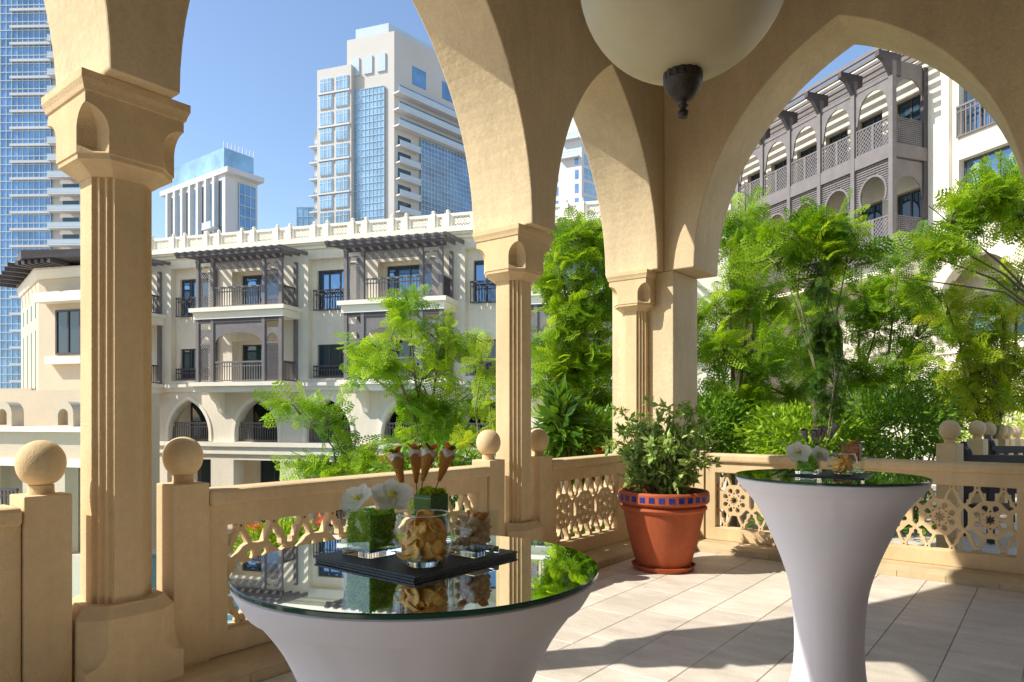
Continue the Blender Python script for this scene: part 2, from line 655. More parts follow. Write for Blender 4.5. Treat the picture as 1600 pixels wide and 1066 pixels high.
def lattice_field(px, pz):
    """negative inside the stone"""
    X, Z = np.abs(px), np.abs(pz)
    r = np.hypot(px, pz)
    th = np.arctan2(pz, px)
    d = r * 1.0 - (0.168 - 0.006 * np.cos(8 * th))
    # central eight-pointed star
    st = r - (0.036 + 0.011 * np.cos(8 * th))
    d = np.maximum(d, -st)
    # eight petals and eight small eyes
    s = PI / 4
    t2 = (th + PI / 8) % s - s / 2
    t2 = (th % s) - s / 2
    a2, b2 = r * np.cos(t2), r * np.sin(t2)
    pet = np.hypot((a2 - 0.106) / 1.15, b2 * (1.0 + 3.0 * np.clip(0.106 - a2, 0, 1) / 0.1)) - 0.026
    d = np.maximum(d, -pet)
    t3 = ((th + s / 2) % s) - s / 2
    a3, b3 = r * np.cos(t3), r * np.sin(t3)
    eye = np.hypot(a3 - 0.076, b3) - 0.0095
    d = np.maximum(d, -eye)
    W = 0.0235
    hw = CW / 2
    knot = (CW / 4, CH / 2 - 0.022)
    cross = (hw, 0.112)
    lines = [(knot, (CW / 4 + 0.045, 0.205)), ((CW / 4 + 0.045, 0.205), (hw - 0.036, 0.142)), ((hw - 0.036, 0.142), cross),
             (knot, (CW / 4 - 0.036, 0.215)), ((CW / 4 - 0.036, 0.215), (0.045, 0.158)),
             (cross, (hw - 0.038, 0.062)), ((hw - 0.038, 0.062), (hw - 0.040, -0.002)),
             (cross, (0.150, 0.080)), ((0.0, CH / 2), (0.018, CH / 2))]
    for a, b in lines[:-1]:
        d = np.minimum(d, seg(X, Z, a, b, W))
    # stepped shoulders and corner knots
    sx, sz = np.abs(X - (hw - 0.036)), np.abs(Z - 0.150)
    d = np.minimum(d, np.maximum(sx, sz) - 0.019)
    sx, sz = np.abs(X - (CW / 4 + 0.040)), np.abs(Z - 0.212)
    d = np.minimum(d, np.maximum(sx, sz) - 0.018)
    d = np.minimum(d, np.hypot(X - knot[0], Z - knot[1]) - 0.026)
    d = np.maximum(d, -(np.hypot(X - knot[0], Z - knot[1]) - 0.008))
    d = np.minimum(d, CH / 2 - 0.008 - Z)
    return d


def contour_plate(field, w, h, res, y0, y1, name, mirror=False):
    nx, nz = int(round(w / res)), int(round(h / res))
    xs = np.linspace(-w / 2, w / 2, nx + 1)
    zs = np.linspace(-h / 2, h / 2, nz + 1)
    V = field(*np.meshgrid(xs, zs, indexing='ij'))
    mb = MB()

    def emit(poly):
        n = len(poly)
        mb.add([(q[0], y0, q[1]) for q in poly] + [(q[0], y1, q[1]) for q in poly],
               [tuple(range(n)), tuple(range(2 * n - 1, n - 1, -1))])

    for j in range(nz):
        run = None
        for i in range(nx):
            c = [V[i, j], V[i + 1, j], V[i + 1, j + 1], V[i, j + 1]]
            full = all(q < 0 for q in c)
            if full:
                if run is None:
                    run = i
                if i == nx - 1:
                    emit([(xs[run], zs[j]), (xs[i + 1], zs[j]), (xs[i + 1], zs[j + 1]), (xs[run], zs[j + 1])])
                    run = None
                continue
            if run is not None:
                emit([(xs[run], zs[j]), (xs[i], zs[j]), (xs[i], zs[j + 1]), (xs[run], zs[j + 1])])
                run = None
            if all(q >= 0 for q in c):
                continue
            P = [(xs[i], zs[j]), (xs[i + 1], zs[j]), (xs[i + 1], zs[j + 1]), (xs[i], zs[j + 1])]
            poly, cuts = [], []
            for k in range(4):
                a, b = c[k], c[(k + 1) % 4]
                if a < 0:
                    poly.append(P[k])
                if (a < 0) != (b < 0):
                    t = a / (a - b)
                    q = (P[k][0] + t * (P[(k + 1) % 4][0] - P[k][0]), P[k][1] + t * (P[(k + 1) % 4][1] - P[k][1]))
                    poly.append(q)
                    cuts.append((q, a < 0))
            if len(poly) > 2:
                emit(poly)
            if len(cuts) == 2:
                (q, _), (s_, _) = cuts
                if not cuts[0][1]:
                    q, s_ = s_, q
                mb.add([(q[0], y0, q[1]), (s_[0], y0, s_[1]), (s_[0], y1, s_[1]), (q[0], y1, q[1])], [(3, 2, 1, 0)])
    return mb.mesh(name, None, fix=False)


rosette = contour_plate(lattice_field, CW, CH, 0.0045, 0.0, 0.05, 'rosette')
rosette.materials.append(M['stone'])
rosette_far = contour_plate(lattice_field, CW, CH, 0.011, 0.0, 0.04, 'rosette_far')
rosette_far.materials.append(M['cream_trim'])


def balustrade(loc, rz, L, ox0, ox1, label, cells=True):
    t = thing('carved_balustrade', label, 'balustrade', loc, rz, 'carved stone balustrades round the terrace')
    MB().plate([(0, 0.094), (L, 0.094), (L, 0.946), (0, 0.946)],
               [[(ox0, 0.23), (ox0, 0.825), (ox1, 0.825), (ox1, 0.23)]], 0, 0.14).build('frame', M['stone'], t, bevel=0.006)
    MB().box(0.002, L - 0.002, -0.035, 0.175, 0.94, 1.03).build('rail', M['stone'], t, bevel=0.022)
    if cells:
        n = max(1, round((ox1 - ox0) / CW))
        s = (ox1 - ox0) / n / CW
        for i in range(n):
            c = obj('rosette', rosette, None, t, (ox0 + (i + 0.5) * CW * s, 0.045, (0.23 + 0.825) / 2))
            c.scale = (s, 1, 1)
    return t


balustrade((-1.3, 3.69, 0), 0, 2.395, 0.12, 2.27, 'carved stone balustrade joining the stone ball left of the first column')
balustrade((1.974, 3.69, 0), 0, 2.388, 0.115, 2.27, 'long carved balustrade between the two notched columns, behind the mirrored table')
balustrade((5.268, 3.69, 0), 0, 1.60, 0.087, 1.25, 'short carved balustrade between the notched column and the terracotta pot')
balustrade((7.30, 3.054, 0), -PI / 2, 2.85, 0.116, 2.77, 'carved balustrade under the wide arch behind the smaller round table')
balustrade((7.30, -0.25, 0), -PI / 2, 2.85, 0.116, 2.77, 'carved balustrade under the second wide arch', )

# ------------------------------------------------------------------ posts with ball finials
pm = {}
pm['post'] = MB().box(-0.098, 0.098, -0.1, 0.1, 0.05, 1.073).mesh('post')
ball = [(0.056, 1.072), (0.053, 1.095), (0.054, 1.113)]
for i in range(0, 19):
    a = -1.22 + (PI / 2 + 1.22) * i / 18
    ball.append((max(0.0001, 0.103 * max(0, math.cos(a)) ** (0.74 if a < 0 else 0.96)), 1.219 + 0.107 * math.sin(a)))
pm['ball_finial'] = MB().lathe(ball, 40).mesh('ball_finial', 50)
for q in pm.values():
    q.materials.append(M['stone'])


def post(loc, label, rz=0):
    t = thing('ball_post', label, 'post', loc, rz, 'stone posts with ball finials')
    obj('post', pm['post'], None, t, bevel=0.005)
    obj('ball_finial', pm['ball_finial'], None, t)
    return t


post((1.197, 3.77, 0), 'stone post with ball finial against the first column, on the long plain rail side')
post((1.872, 3.77, 0), 'stone post with ball finial at the start of the long carved balustrade')
post((4.464, 3.77, 0), 'stone post with ball finial at the end of the long carved balustrade')
post((5.164, 3.77, 0), 'stone post with ball finial at the start of the short carved balustrade')
# plain stub beside the corner pier
o = MB().box(7.28, 7.46, 3.06, 3.34, 0.05, 1.052).build('plain_post', M['stone'], bevel=0.005)
tag(o, 'short plain stone post between the corner pier and the carved balustrade', 'post')
o = MB().box(6.872, 6.895, 3.70, 3.82, 0.05, 0.93).build('plain_post', M['stone'])
tag(o, 'narrow plain stone stub beside the half column', 'post')

# ================================================================== tables
def round_table(lat, p, h, r, label, nz=72):
    t = thing('cocktail_table', label, 'table', cw(lat, p, 0.006), 0, 'covered cocktail tables')
    k = r / 0.424
    prof = [(0.24, 0.0), (0.235, 0.02), (0.20, 0.08), (0.172, 0.15), (0.158, 0.24), (0.153, 0.37), (0.159, 0.49), (0.174, 0.615),
            (0.21, 0.738), (0.259, 0.86), (0.314, 0.982), (0.375, 1.068), (0.384, 1.0800), (0.405, 1.108), (0.416, 1.125), (0.419, 1.133), (0.417, 1.138)]
    hk = (h - 0.012) / 1.138
    prof = [(q[0] * k, q[1] * hk) for q in prof]
    # smooth the profile by Catmull-Rom
    sm = []
    for i in range(len(prof) - 1):
        p0, p1, p2, p3 = (Vector(prof[max(i - 1, 0)]), Vector(prof[i]), Vector(prof[i + 1]), Vector(prof[min(i + 2, len(prof) - 1)]))
        for j in range(4):
            u = j / 4
            sm.append(tuple(0.5 * ((2 * p1) + (p2 - p0) * u + (2 * p0 - 5 * p1 + 4 * p2 - p3) * u * u + (3 * p1 - p0 - 3 * p2 + p3) * u ** 3)))
    sm.append(prof[-1])
    mb = MB().lathe(sm, nz * 2)
    ph = p * 3.1
    for i, q in enumerate(mb.v):
        a_ = math.atan2(q[1], q[0])
        f = q[2] / h
        amp = 0.0009 * math.exp(-((f - 0.93) / 0.08) ** 2) + 0.0014 * math.exp(-(f / 0.12) ** 2) + 0.00012
        g = 1 + amp / max(0.1, math.hypot(q[0], q[1])) * (math.sin(17 * a_ + ph + 3 * f) + 0.7 * math.sin(31 * a_ + 2 * ph) + 0.6 * math.sin(7 * a_ - ph + 9 * f))
        mb.v[i] = (q[0] * g, q[1] * g, q[2])
    mb.build('cover', M['fabric'], t, smooth=60)
    # elastic hem band lying over the cover
    zb = (h - 0.012)
    band = [(0.3862 * k, zb - 0.0560), (0.3925 * k, zb - 0.0575), (0.4105 * k, zb - 0.029), (0.4195 * k, zb - 0.012), (0.4215 * k, zb - 0.003), (0.4170 * k, zb + 0.0006)]
    MB().lathe(band, nz, cap=False).build('hem_band', M['fabric'], t, smooth=60)
    g = MB().lathe([(r - 0.002, h - 0.0108), (r, h - 0.009), (r, h - 0.0022), (r - 0.002, h - 0.0004)], 96).build('glass_disc', M['glass_edge'], t, smooth=40)
    MB().lathe([(r - 0.0025, h - 0.0002), (r - 0.0025, h)], 96).build('mirror_top', M['mirror'], t)
    return t


T1H, T2H = 1.10, 1.15
round_table(-0.209, 1.573, T1H, 0.402, 'cocktail table in a stretched pale cover carrying the orange cones on its mirror top')
round_table(1.510, 3.31, T2H, 0.424, 'cocktail table in a stretched pale cover carrying the dark cones, before the wide arch')

SL = 0.0062


def slate(lat, p, z, w, rot, label, h=0.0055):
    o = MB().box(-w / 2, w / 2, -w / 2, w / 2, 0, h).build('slate_board', M['slate'], None, bevel=0.0015, loc=cw(lat, p, z + SL), rot=(0, 0, rot))
    return tag(o, label, 'slate board')


B1 = ang(-0.263, 0.213)
slate(-0.2215, 1.629, T1H, 0.332, B1, 'lower of two black slate boards on the nearer mirrored table')
slate(-0.2215, 1.629, T1H + 0.0060, 0.335, B1 + 0.012, 'upper of two black slate boards on the nearer mirrored table, under the glasses')
Z1 = T1H + SL + 0.0120
B2 = ang(-0.5, 0.35)
slate(1.535, 3.335, T2H, 0.33, B2, 'single black slate board on the table before the wide arch')
Z2 = T2H + SL + 0.006


# ------------------------------------------------------------------ glassware
def cube_vase(lat, p, z, w, h, rz, label, mat_=None):
    t = thing('glass_vase', label, 'vase', cw(lat, p, z), rz)
    a, b = w / 2, w / 2 - 0.0042
    mb = MB()
    R = lambda q, zz: [(-q, -q, zz), (q, -q, zz), (q, q, zz), (-q, q, zz)]
    mb.loft([R(a, 0.0165), R(a, h), R(b, h), R(b, 0.0165)], cap=False)
    mb.build('wall', mat_ or M['vase'], t, bevel=0.002)
    MB().box(-a + 0.0005, a - 0.0005, -a + 0.0005, a - 0.0005, 0.0005, 0.0158).build('base', M['glass'], t, bevel=0.002)
    return t


def round_bowl(lat, p, z, r, h, label):
    t = thing('glass_bowl', label, 'bowl', cw(lat, p, z), 0)
    pr, inn = [], []
    for i in range(22):
        a = -1.02 + i / 21 * 1.64
        pr.append((r * math.cos(a), h * 0.5 + h * 0.5 * math.sin(a) / math.sin(1.02 if a < 0 else 0.62)))
    MB().lathe(pr, 48, cap=False).build('wall', M['vase'], t, smooth=60)
    MB().lathe([(r * 0.52, 0.0005), (r * 0.56, 0.006), (r * 0.53, 0.0115), (0.001, 0.013)], 48).build('base', M['glass'], t, smooth=60)
    rim = [(pr[-1][0] + 0.0018 * math.cos(a), pr[-1][1] + 0.0018 * math.sin(a)) for a in np.linspace(0, 2 * PI, 9)]
    MB().lathe(rim, 48, cap=False).build('rim', M['glass'], t, smooth=60)
    return t


def colattr(me, cols):
    """one colour per face, stored on corners"""
    at = me.color_attributes.new('Col', 'FLOAT_COLOR', 'CORNER')
    n = np.zeros(len(me.polygons), dtype=np.int32)
    me.polygons.foreach_get('loop_total', n)
    c = np.repeat(np.concatenate([cols, np.ones((len(cols), 1))], 1), n, axis=0).astype(np.float32)
    at.data.foreach_set('color', c.ravel())


def fast_mesh(name, V, F, C=None, mat_=None):
    """V (n,3), F (m,k) numpy; quick bulk mesh"""
    me = bpy.data.meshes.new(name)
    m, k = F.shape
    me.vertices.add(len(V))
    me.vertices.foreach_set('co', np.ascontiguousarray(V, dtype=np.float32).ravel())
    me.loops.add(m * k)
    me.loops.foreach_set('vertex_index', np.ascontiguousarray(F, dtype=np.int32).ravel())
    me.polygons.add(m)
    me.polygons.foreach_set('loop_start', np.arange(0, m * k, k, dtype=np.int32))
    me.update(calc_edges=True)
    if C is not None:
        colattr(me, C)
    if mat_:
        me.materials.append(mat_)
    return me


M['mossfill'] = mat('moss_filler', (0.36, 0.60, 0.08), 0.9, 0.4, 120)  # bright filler, keeps gaps between moss blades from going black


def moss(lat, p, z, w, h, rz, label, n=4200, cols=((0.26, 0.52, 0.05), (0.55, 0.80, 0.13)), name='moss_filling'):
    """curly reindeer-moss filling a square vase: many small bent blades"""
    P = rng.uniform(-1, 1, (n, 3)) * np.array([w / 2 - 0.008, w / 2 - 0.008, h / 2 - 0.004]) + np.array([0, 0, h / 2])
    # keep most blades near the outside, where they show
    ax = rng.integers(0, 3, n)
    sgn = rng.choice([-1, 1], n)
    for a in (0, 1):
        k = (ax == a) & (rng.random(n) < 0.8)
        P[k, a] = sgn[k] * (w / 2 - 0.010 - rng.random(k.sum()) ** 2 * 0.012)
    k = ax == 2
    P[k, 2] = h - rng.random(k.sum()) ** 2 * 0.02 + 0.006 * np.sin(P[k, 0] * 90) * np.cos(P[k, 1] * 80)
    d = rng.normal(size=(n, 3)); d /= np.linalg.norm(d, axis=1)[:, None]
    e = rng.normal(size=(n, 3)); e -= d * (d * e).sum(1)[:, None]; e /= np.linalg.norm(e, axis=1)[:, None]
    L = 0.0068 * rng.uniform(0.6, 1.3, (n, 1)); B = 0.0024
    V = np.stack([P - d * L - e * B, P - d * L + e * B, P + d * L + e * B * .5, P + d * L - e * B * .5], 1).reshape(-1, 3)
    lim = w / 2 - 0.0062
    V[:, :2] = np.clip(V[:, :2], -lim, lim)
    V[:, 2] = np.maximum(V[:, 2], 0.0)
    F = np.arange(4 * n).reshape(n, 4)
    t = rng.random((n, 1))
    C = np.array(cols[0]) * (1 - t) + np.array(cols[1]) * t
    me = fast_mesh(name, V, F, C, M['leaf'])
    o = obj(name, me, None, None, cw(lat, p, z + 0.0175), (0, 0, rz))
    MB().box(-w / 2 + 0.016, w / 2 - 0.016, -w / 2 + 0.016, w / 2 - 0.016, 0.002, h - 0.008).build('moss_filler', M['mossfill'], o)  # added bright box that lightens the shaded gaps between blades
    stuff(o)
    return tag(o, label, 'moss')


def petal(mb, base, dirv, up, L, W, curl, n=6):
    dirv, up = Vector(dirv).normalized(), Vector(up).normalized()
    side = dirv.cross(up).normalized()
    up = side.cross(dirv)
    vs, fs = [], []
    for i in range(n + 1):
        f = i / n
        w = W * math.sin(PI * min(1, (f * 0.86 + 0.10))) ** 0.6
        if i == n:
            w *= 0.5
        for j in (-1, -0.5, 0, 0.5, 1):
            vs.append(Vector(base) + dirv * (L * f) + side * (w * j) + up * (curl * (f * f) * L + 0.28 * W * (j * j) * (1 - f * .3)))
    for i in range(n):
        for j in range(4):
            a = i * 5 + j
            fs.append((a, a + 1, a + 6, a + 5))
    mb.add(vs, fs)


M['orchid'] = None
m, nt, b = nodes('orchid_petal')
b.inputs['Base Color'].default_value = (0.86, 0.86, 0.78, 1)
b.inputs['Roughness'].default_value = 0.6
tr = nt.nodes.new('ShaderNodeBsdfTranslucent')
tr.inputs[0].default_value = (0.9, 0.9, 0.78, 1)
mx = nt.nodes.new('ShaderNodeMixShader')
mx.inputs[0].default_value = 0.45
nt.links.new(b.outputs[0], mx.inputs[1])
nt.links.new(tr.outputs[0], mx.inputs[2])
nt.links.new(mx.outputs[0], nt.nodes['Material Output'].inputs['Surface'])
M['orchid'] = m
M['lip'] = simple('orchid_lip', (0.62, 0.60, 0.10), 0.5)
M['chip'] = mat('fried_cracker', (0.97, 0.61, 0.19), 0.5, 0.28, 45, 0.25, 220, c2=(0.95, 0.44, 0.08), spec=0.4, rnd=0.12)
M['nut'] = mat('roasted_nut', (0.84, 0.63, 0.38), 0.5, 0.25, 60, 0.2, 200, c2=(0.62, 0.39, 0.18), spec=0.4, rnd=0.25)
M['fruit'] = mat('dried_apricot', (0.72, 0.26, 0.04), 0.45, 0.3, 60, 0.2, 100)
M['sesame'] = mat('sesame_crust', (0.96, 0.45, 0.11), 0.6, 0.4, 330, 0.8, 420, c2=(0.80, 0.26, 0.03), spec=0.35)
M['darkcone'] = mat('black_sesame_crust', (0.78, 0.68, 0.60), 0.6, 0.5, 190, 1.0, 300, c2=(0.08, 0.06, 0.05), spec=0.35)
M['cream'] = mat('whipped_cream', (0.80, 0.77, 0.64), 0.5, 0.05, 60, 0.3, 90)
M['leafdark'] = mat('garnish_leaf', (0.06, 0.15, 0.03), 0.4, 0.3, 60)
M['carrot'] = mat('orange_garnish', (0.95, 0.27, 0.03), 0.45, 0.25, 60)
M['stick'] = simple('black_skewer', (0.012, 0.01, 0.01), 0.4)
M['amber'] = mat('amber_preserve', (0.62, 0.20, 0.03), 0.3, 0.5, 60, c2=(0.16, 0.03, 0.01))


def orchid(pos, face, up, s, label):
    t = thing('orchid_bloom', label, 'flower', pos)
    f = Vector(face).normalized()
    u = Vector(up).normalized()
    sd = f.cross(u).normalized()
    u = sd.cross(f)
    for a, L, W in ((90, 0.040, 0.017), (18, 0.043, 0.023), (162, 0.043, 0.023), (-50, 0.040, 0.016), (230, 0.040, 0.016)):
        d = sd * math.cos(R_(a)) + u * math.sin(R_(a))
        mb = MB()
        petal(mb, (0, 0, 0), d + f * 0.15, f, L * s, W * s, 0.10)
        mb.build('petal', M['orchid'], t, smooth=80, fix=False)
    mb = MB()
    petal(mb, f * 0.002, f + u * -0.9, u, 0.020 * s, 0.008 * s, 0.5)
    petal(mb, f * 0.002, f * 1.2 + sd * 0.6, u, 0.014 * s, 0.006 * s, 0.5)
    petal(mb, f * 0.002, f * 1.2 - sd * 0.6, u, 0.014 * s, 0.006 * s, 0.5)
    mb.build('lip', M['lip'], t, smooth=80, fix=False)
    return t


def cone(top, tip, r, label, crust, grp, plain=False, foot=None):
    """pastry cone on a skewer; top is the centre of the open end"""
    top, tip = Vector(top), Vector(tip)
    L = (top - tip).length
    q = (top - tip).to_track_quat('Z', 'Y').to_euler()
    t = thing('canape_cone', label, 'canape', tip, 0, grp)
    t.rotation_euler = q
    n, m_ = 30, 16
    vs, fs = [], []
    for i in range(m_ + 1):
        f = i / m_
        rr = 0.0035 + (r - 0.0035) * f
        for k in range(n):
            a = 2 * PI * k / n
            g = rr + random.uniform(-0.0009, 0.0011)
            vs.append((g * math.cos(a), g * math.sin(a), L * f + random.uniform(-.0008, .0008)))
    for i in range(m_):
        for k in range(n):
            fs.append((i * n + k, i * n + (k + 1) % n, (i + 1) * n + (k + 1) % n, (i + 1) * n + k))
    fs.append(tuple(range(n - 1, -1, -1)))
    MB().add(vs, fs).build('cone', crust, t)
    if foot is not None:
        ft = t.matrix_basis.inverted() @ Vector(foot)
        MB().tube([ft, (0, 0, L * 0.25)], 0.0013, 8).build('skewer', M['stick'], t)
    if plain:
        MB().lathe([(r * 0.92, L - 0.002), (r * 0.7, L + 0.004), (0.0005, L + 0.006)], 16).build('filling', M['stick'], t, smooth=60)
        return t
    vs, fs = [], []
    prof = [(r * 1.03, L - 0.007), (r * 1.05, L - 0.001), (r * 0.96, L + 0.003), (r * 0.6, L + 0.006), (r * 0.2, L + 0.007)]
    for i, (rr, z) in enumerate(prof):
        for k in range(20):
            a = 2 * PI * k / 20
            w = 1 + 0.06 * math.sin(3 * a + L * 90) + random.uniform(-.03, .03)
            zz = z + (0.006 * math.sin(4 * a + tip.x * 700) if i == 0 else 0)
            vs.append((rr * w * math.cos(a), rr * w * math.sin(a), zz))
    for i in range(4):
        for k in range(20):
            fs.append((i * 20 + k, i * 20 + (k + 1) % 20, (i + 1) * 20 + (k + 1) % 20, (i + 1) * 20 + k))
    fs.append(tuple(range(80, 100)))
    MB().add(vs, fs).build('cream', M['cream'], t, smooth=60)
    a0 = random.uniform(0, 6)
    for k in range(2):
        mb = MB()
        a = a0 + k * 2.2
        petal(mb, (0, 0, L + 0.005), (math.cos(a), math.sin(a), 0.45), (0, 0, 1), 0.022, 0.0085, 0.2)
        mb.build('garnish_leaf', M['leafdark'], t, smooth=80, fix=False)
    for k in range(3):
        mb = MB()
        a = a0 + 1 + k * 2.1
        petal(mb, (0, 0, L + 0.004), (0.8 * math.cos(a), 0.8 * math.sin(a), 0.9), (math.cos(a), math.sin(a), 0), 0.034, 0.0085, 0.3)
        mb.build('garnish_strip', M['carrot'], t, smooth=80, fix=False)
    return t


def on_table(u, v, zt):
    """plan position (lat, p) on a horizontal plane at height zt"""
    p = FPX * (EYE - zt) / (v - HOR)
    return (u - 800) / FPX * p, p


# table 1 set
q45 = B1
la, pa = -0.327, 1.622
cube_vase(la, pa, Z1, 0.098, 0.108, q45 + 0.02, 'clear square glass vase of green moss under white orchids, nearer table')
moss(la, pa, Z1, 0.098, 0.078, q45 + 0.02, 'bright green curly moss filling the square vase under the larger white orchids')
lb, pb = -0.192, 1.500
round_bowl(lb, pb, Z1, 0.067, 0.112, 'round clear glass bowl of orange crackers on the nearer table')
lc, pc = -0.092, 1.625
cube_vase(lc, pc, Z1, 0.090, 0.102, q45 + 0.03, 'clear square glass vase half filled with nuts')
ld, pd = -0.205, 1.760
cube_vase(ld, pd, Z1, 0.072, 0.118, q45, 'square glass vase lined with a green leaf holding the orange cones')
leafbox = MB()
for sgn in (0, 1, 2, 3):
    xf = Matrix.Rotation(sgn * PI / 2, 4, 'Z')
    leafbox.xf = xf
    leafbox.box(-0.0300, 0.0300, -0.0305, -0.0295, 0.018, 0.124)
leafbox.xf = None
o = leafbox.build('leaf_lining', mat('wrapped_leaf', (0.05, 0.20, 0.02), 0.4, 0.3, 30, stretch=(1, 1, 8)), None, loc=cw(ld, pd, Z1), rot=(0, 0, q45))
tag(o, 'glossy green leaf lining the square vase that holds the orange cones', 'leaf')
moss(ld, pd, Z1 + 0.004, 0.070, 0.112, q45, 'yellow green moss plug holding the skewers of the orange cones', 2200, ((0.30, 0.46, 0.03), (0.58, 0.72, 0.08)))

ztop = Z1 + 0.12
pcones = 1.76


def at_p(u, v, p):
    return pix(u, v, p)


cone_specs = [((618.7, 712), (629, 759), (632, 772), 1.75, 'sesame cone topped with cream, leaning away from the orchids'),
              ((650, 706), (650.5, 755), (651, 772), 1.785, 'sesame cone topped with cream, upright at the back of the four'),
              ((671, 706), (660, 752), (656, 776), 1.745, 'sesame cone topped with cream and an upright orange strip, in the middle of the four'),
              ((701.5, 707), (685.6, 752), (676, 776), 1.755, 'sesame cone topped with cream, leaning over the nuts')]
for tp, ti, ft, p, lab in cone_specs:
    cone(at_p(*tp, p), at_p(*ti, p), 0.0195, lab, M['sesame'], 'orange sesame cones in the tall vase', foot=at_p(*ft, p))
f1 = (cw(0.1, -1, 0.25))
orchid(pix(560, 783, 1.585), cw(-0.55, -0.8, 0.9), (0, 0, 1), 1.08, 'white orchid bloom lying at the outer edge of the larger moss vase')
orchid(pix(612, 779, 1.575), cw(0.25, -0.9, 0.75), (0.1, 0.1, 1), 1.18, 'larger white orchid bloom with yellow lip beside the orange cones')


def chip_mesh(k):
    mb = MB()
    n, rr = 14, 4
    vs, fs = [(0, 0, 0)], []
    for i in range(1, rr + 1):
        for j in range(n):
            a = 2 * PI * j / n
            r = 0.022 * i / rr * (1 + 0.16 * math.sin(2 * a + k) + 0.08 * math.sin(5 * a + 2 * k))
            x, y = r * math.cos(a), r * math.sin(a)
            vs.append((x, y, 18 * x * x * (1 if k % 2 else -0.6) - 9 * y * y * (0.5 if k % 3 else -1) + 0.0015 * math.sin(6 * a + k)))
    for j in range(n):
        fs.append((0, 1 + j, 1 + (j + 1) % n))
    for i in range(rr - 1):
        for j in range(n):
            a, b = 1 + i * n + j, 1 + i * n + (j + 1) % n
            fs.append((a, a + n, b + n, b))
    mb.add(vs, fs)
    me = mb.mesh('cracker', 80, fix=False)
    me.materials.append(M['chip'])
    return me


chips = [chip_mesh(k) for k in range(5)]


def fill_chips(lat, p, z, r, h, n, label, grp, s=1.0):
    for i in range(n):
        f = (i + 0.5) / n
        zz = 0.024 + f * (h - 0.034)
        rad = r * math.sqrt(max(0.05, 1 - ((zz - h * 0.5) / (h * 0.62)) ** 2)) - 0.024 * s
        a = i * 2.399 + random.uniform(-.3, .3)
        q = rad * (random.uniform(0.72, 0.97) if i < n - 3 else random.uniform(0.0, 0.5))
        c = cw(lat, p, z)
        o = obj('cracker', chips[i % 5], None, None, (c.x + q * math.cos(a), c.y + q * math.sin(a), c.z + zz))
        nrm = Vector((math.cos(a) * 0.8 + random.uniform(-.5, .5), math.sin(a) * 0.8 + random.uniform(-.5, .5), random.uniform(-0.1, 1.1)))
        o.rotation_euler = nrm.to_track_quat('Z', 'Y').to_euler()
        o.rotation_euler.rotate_axis('Z', random.uniform(0, 6))
        o.scale = (s, s, s)
        sm = o.modifiers.new('Solid', 'SOLIDIFY')
        sm.thickness = 0.0016
        tag(o, label, 'cracker', grp)


fill_chips(lb, pb, Z1, 0.067, 0.108, 30, 'curled orange cracker in the round glass bowl on the nearer table', 'crackers in the nearer bowl', 1.05)

nuts = []
for k, (a, b, c, bend) in enumerate(((0.0085, 0.0075, 0.0075, 0), (0.007, 0.0065, 0.0065, 0), (0.013, 0.0055, 0.006, 1), (0.0105, 0.0075, 0.0055, 0))):
    bm = bmesh.new()
    bmesh.ops.create_icosphere(bm, subdivisions=2, radius=1)
    for v in bm.verts:
        x, y, z = v.co
        v.co = (a * x, b * y + (bend * 0.006 * (x * x) - bend * 0.003), c * z)
    me = bpy.data.meshes.new('nut')
    bm.to_mesh(me); bm.free()
    me.shade_smooth()
    me.materials.append(M['nut'])
    nuts.append(me)


def fill_nuts(lat, p, z, w, h, rz, n, label, grp):
    c = cw(lat, p, z)
    ca, sa = math.cos(rz), math.sin(rz)
    for i in range(n):
        lay = i / n
        zz = 0.027 + lay * (h - 0.03)
        e = w / 2 - 0.0185
        if i % 5 == 4:
            x, y = random.uniform(-e, e), random.uniform(-e, e)
        else:
            k = i % 4
            s_ = random.uniform(-e, e)
            x, y = ((s_, -e), (e, s_), (s_, e), (-e, s_))[k]
        o = obj('nut', nuts[random.choice((0, 0, 1, 2, 2, 3))], None, None,
                (c.x + ca * x - sa * y, c.y + sa * x + ca * y, c.z + zz),
                (random.uniform(0, 6), random.uniform(0, 6), random.uniform(0, 6)))
        tag(o, label, 'nut', grp)


fill_nuts(lc, pc, Z1, 0.090, 0.080, q45 + 0.03, 130, 'roasted mixed nut in the square vase of the nearer table', 'nuts in the square vase')
for i, (dx, dy) in enumerate(((-0.022, -0.018), (0.012, 0.022), (0.024, -0.006), (-0.012, 0.02))):
    bm = bmesh.new()
    bmesh.ops.create_icosphere(bm, subdivisions=2, radius=1)
    for v in bm.verts:
        v.co = (0.015 * v.co.x * (1 + .15 * math.sin(5 * v.co.y)), 0.012 * v.co.y, 0.006 * v.co.z)
    me = bpy.data.meshes.new('dried_apricot')
    bm.to_mesh(me); bm.free(); me.shade_smooth(); me.materials.append(M['fruit'])
    o = obj('dried_apricot', me, None, None, cw(lc + dx, pc + dy, Z1 + 0.087), (0.5 * i, 0.3, i * 1.3))
    tag(o, 'dried apricot lying on top of the nuts', 'dried fruit', 'dried apricots on the nuts')

# table 2 set
def P2(u, dv):
    return (u - 800) / FPX


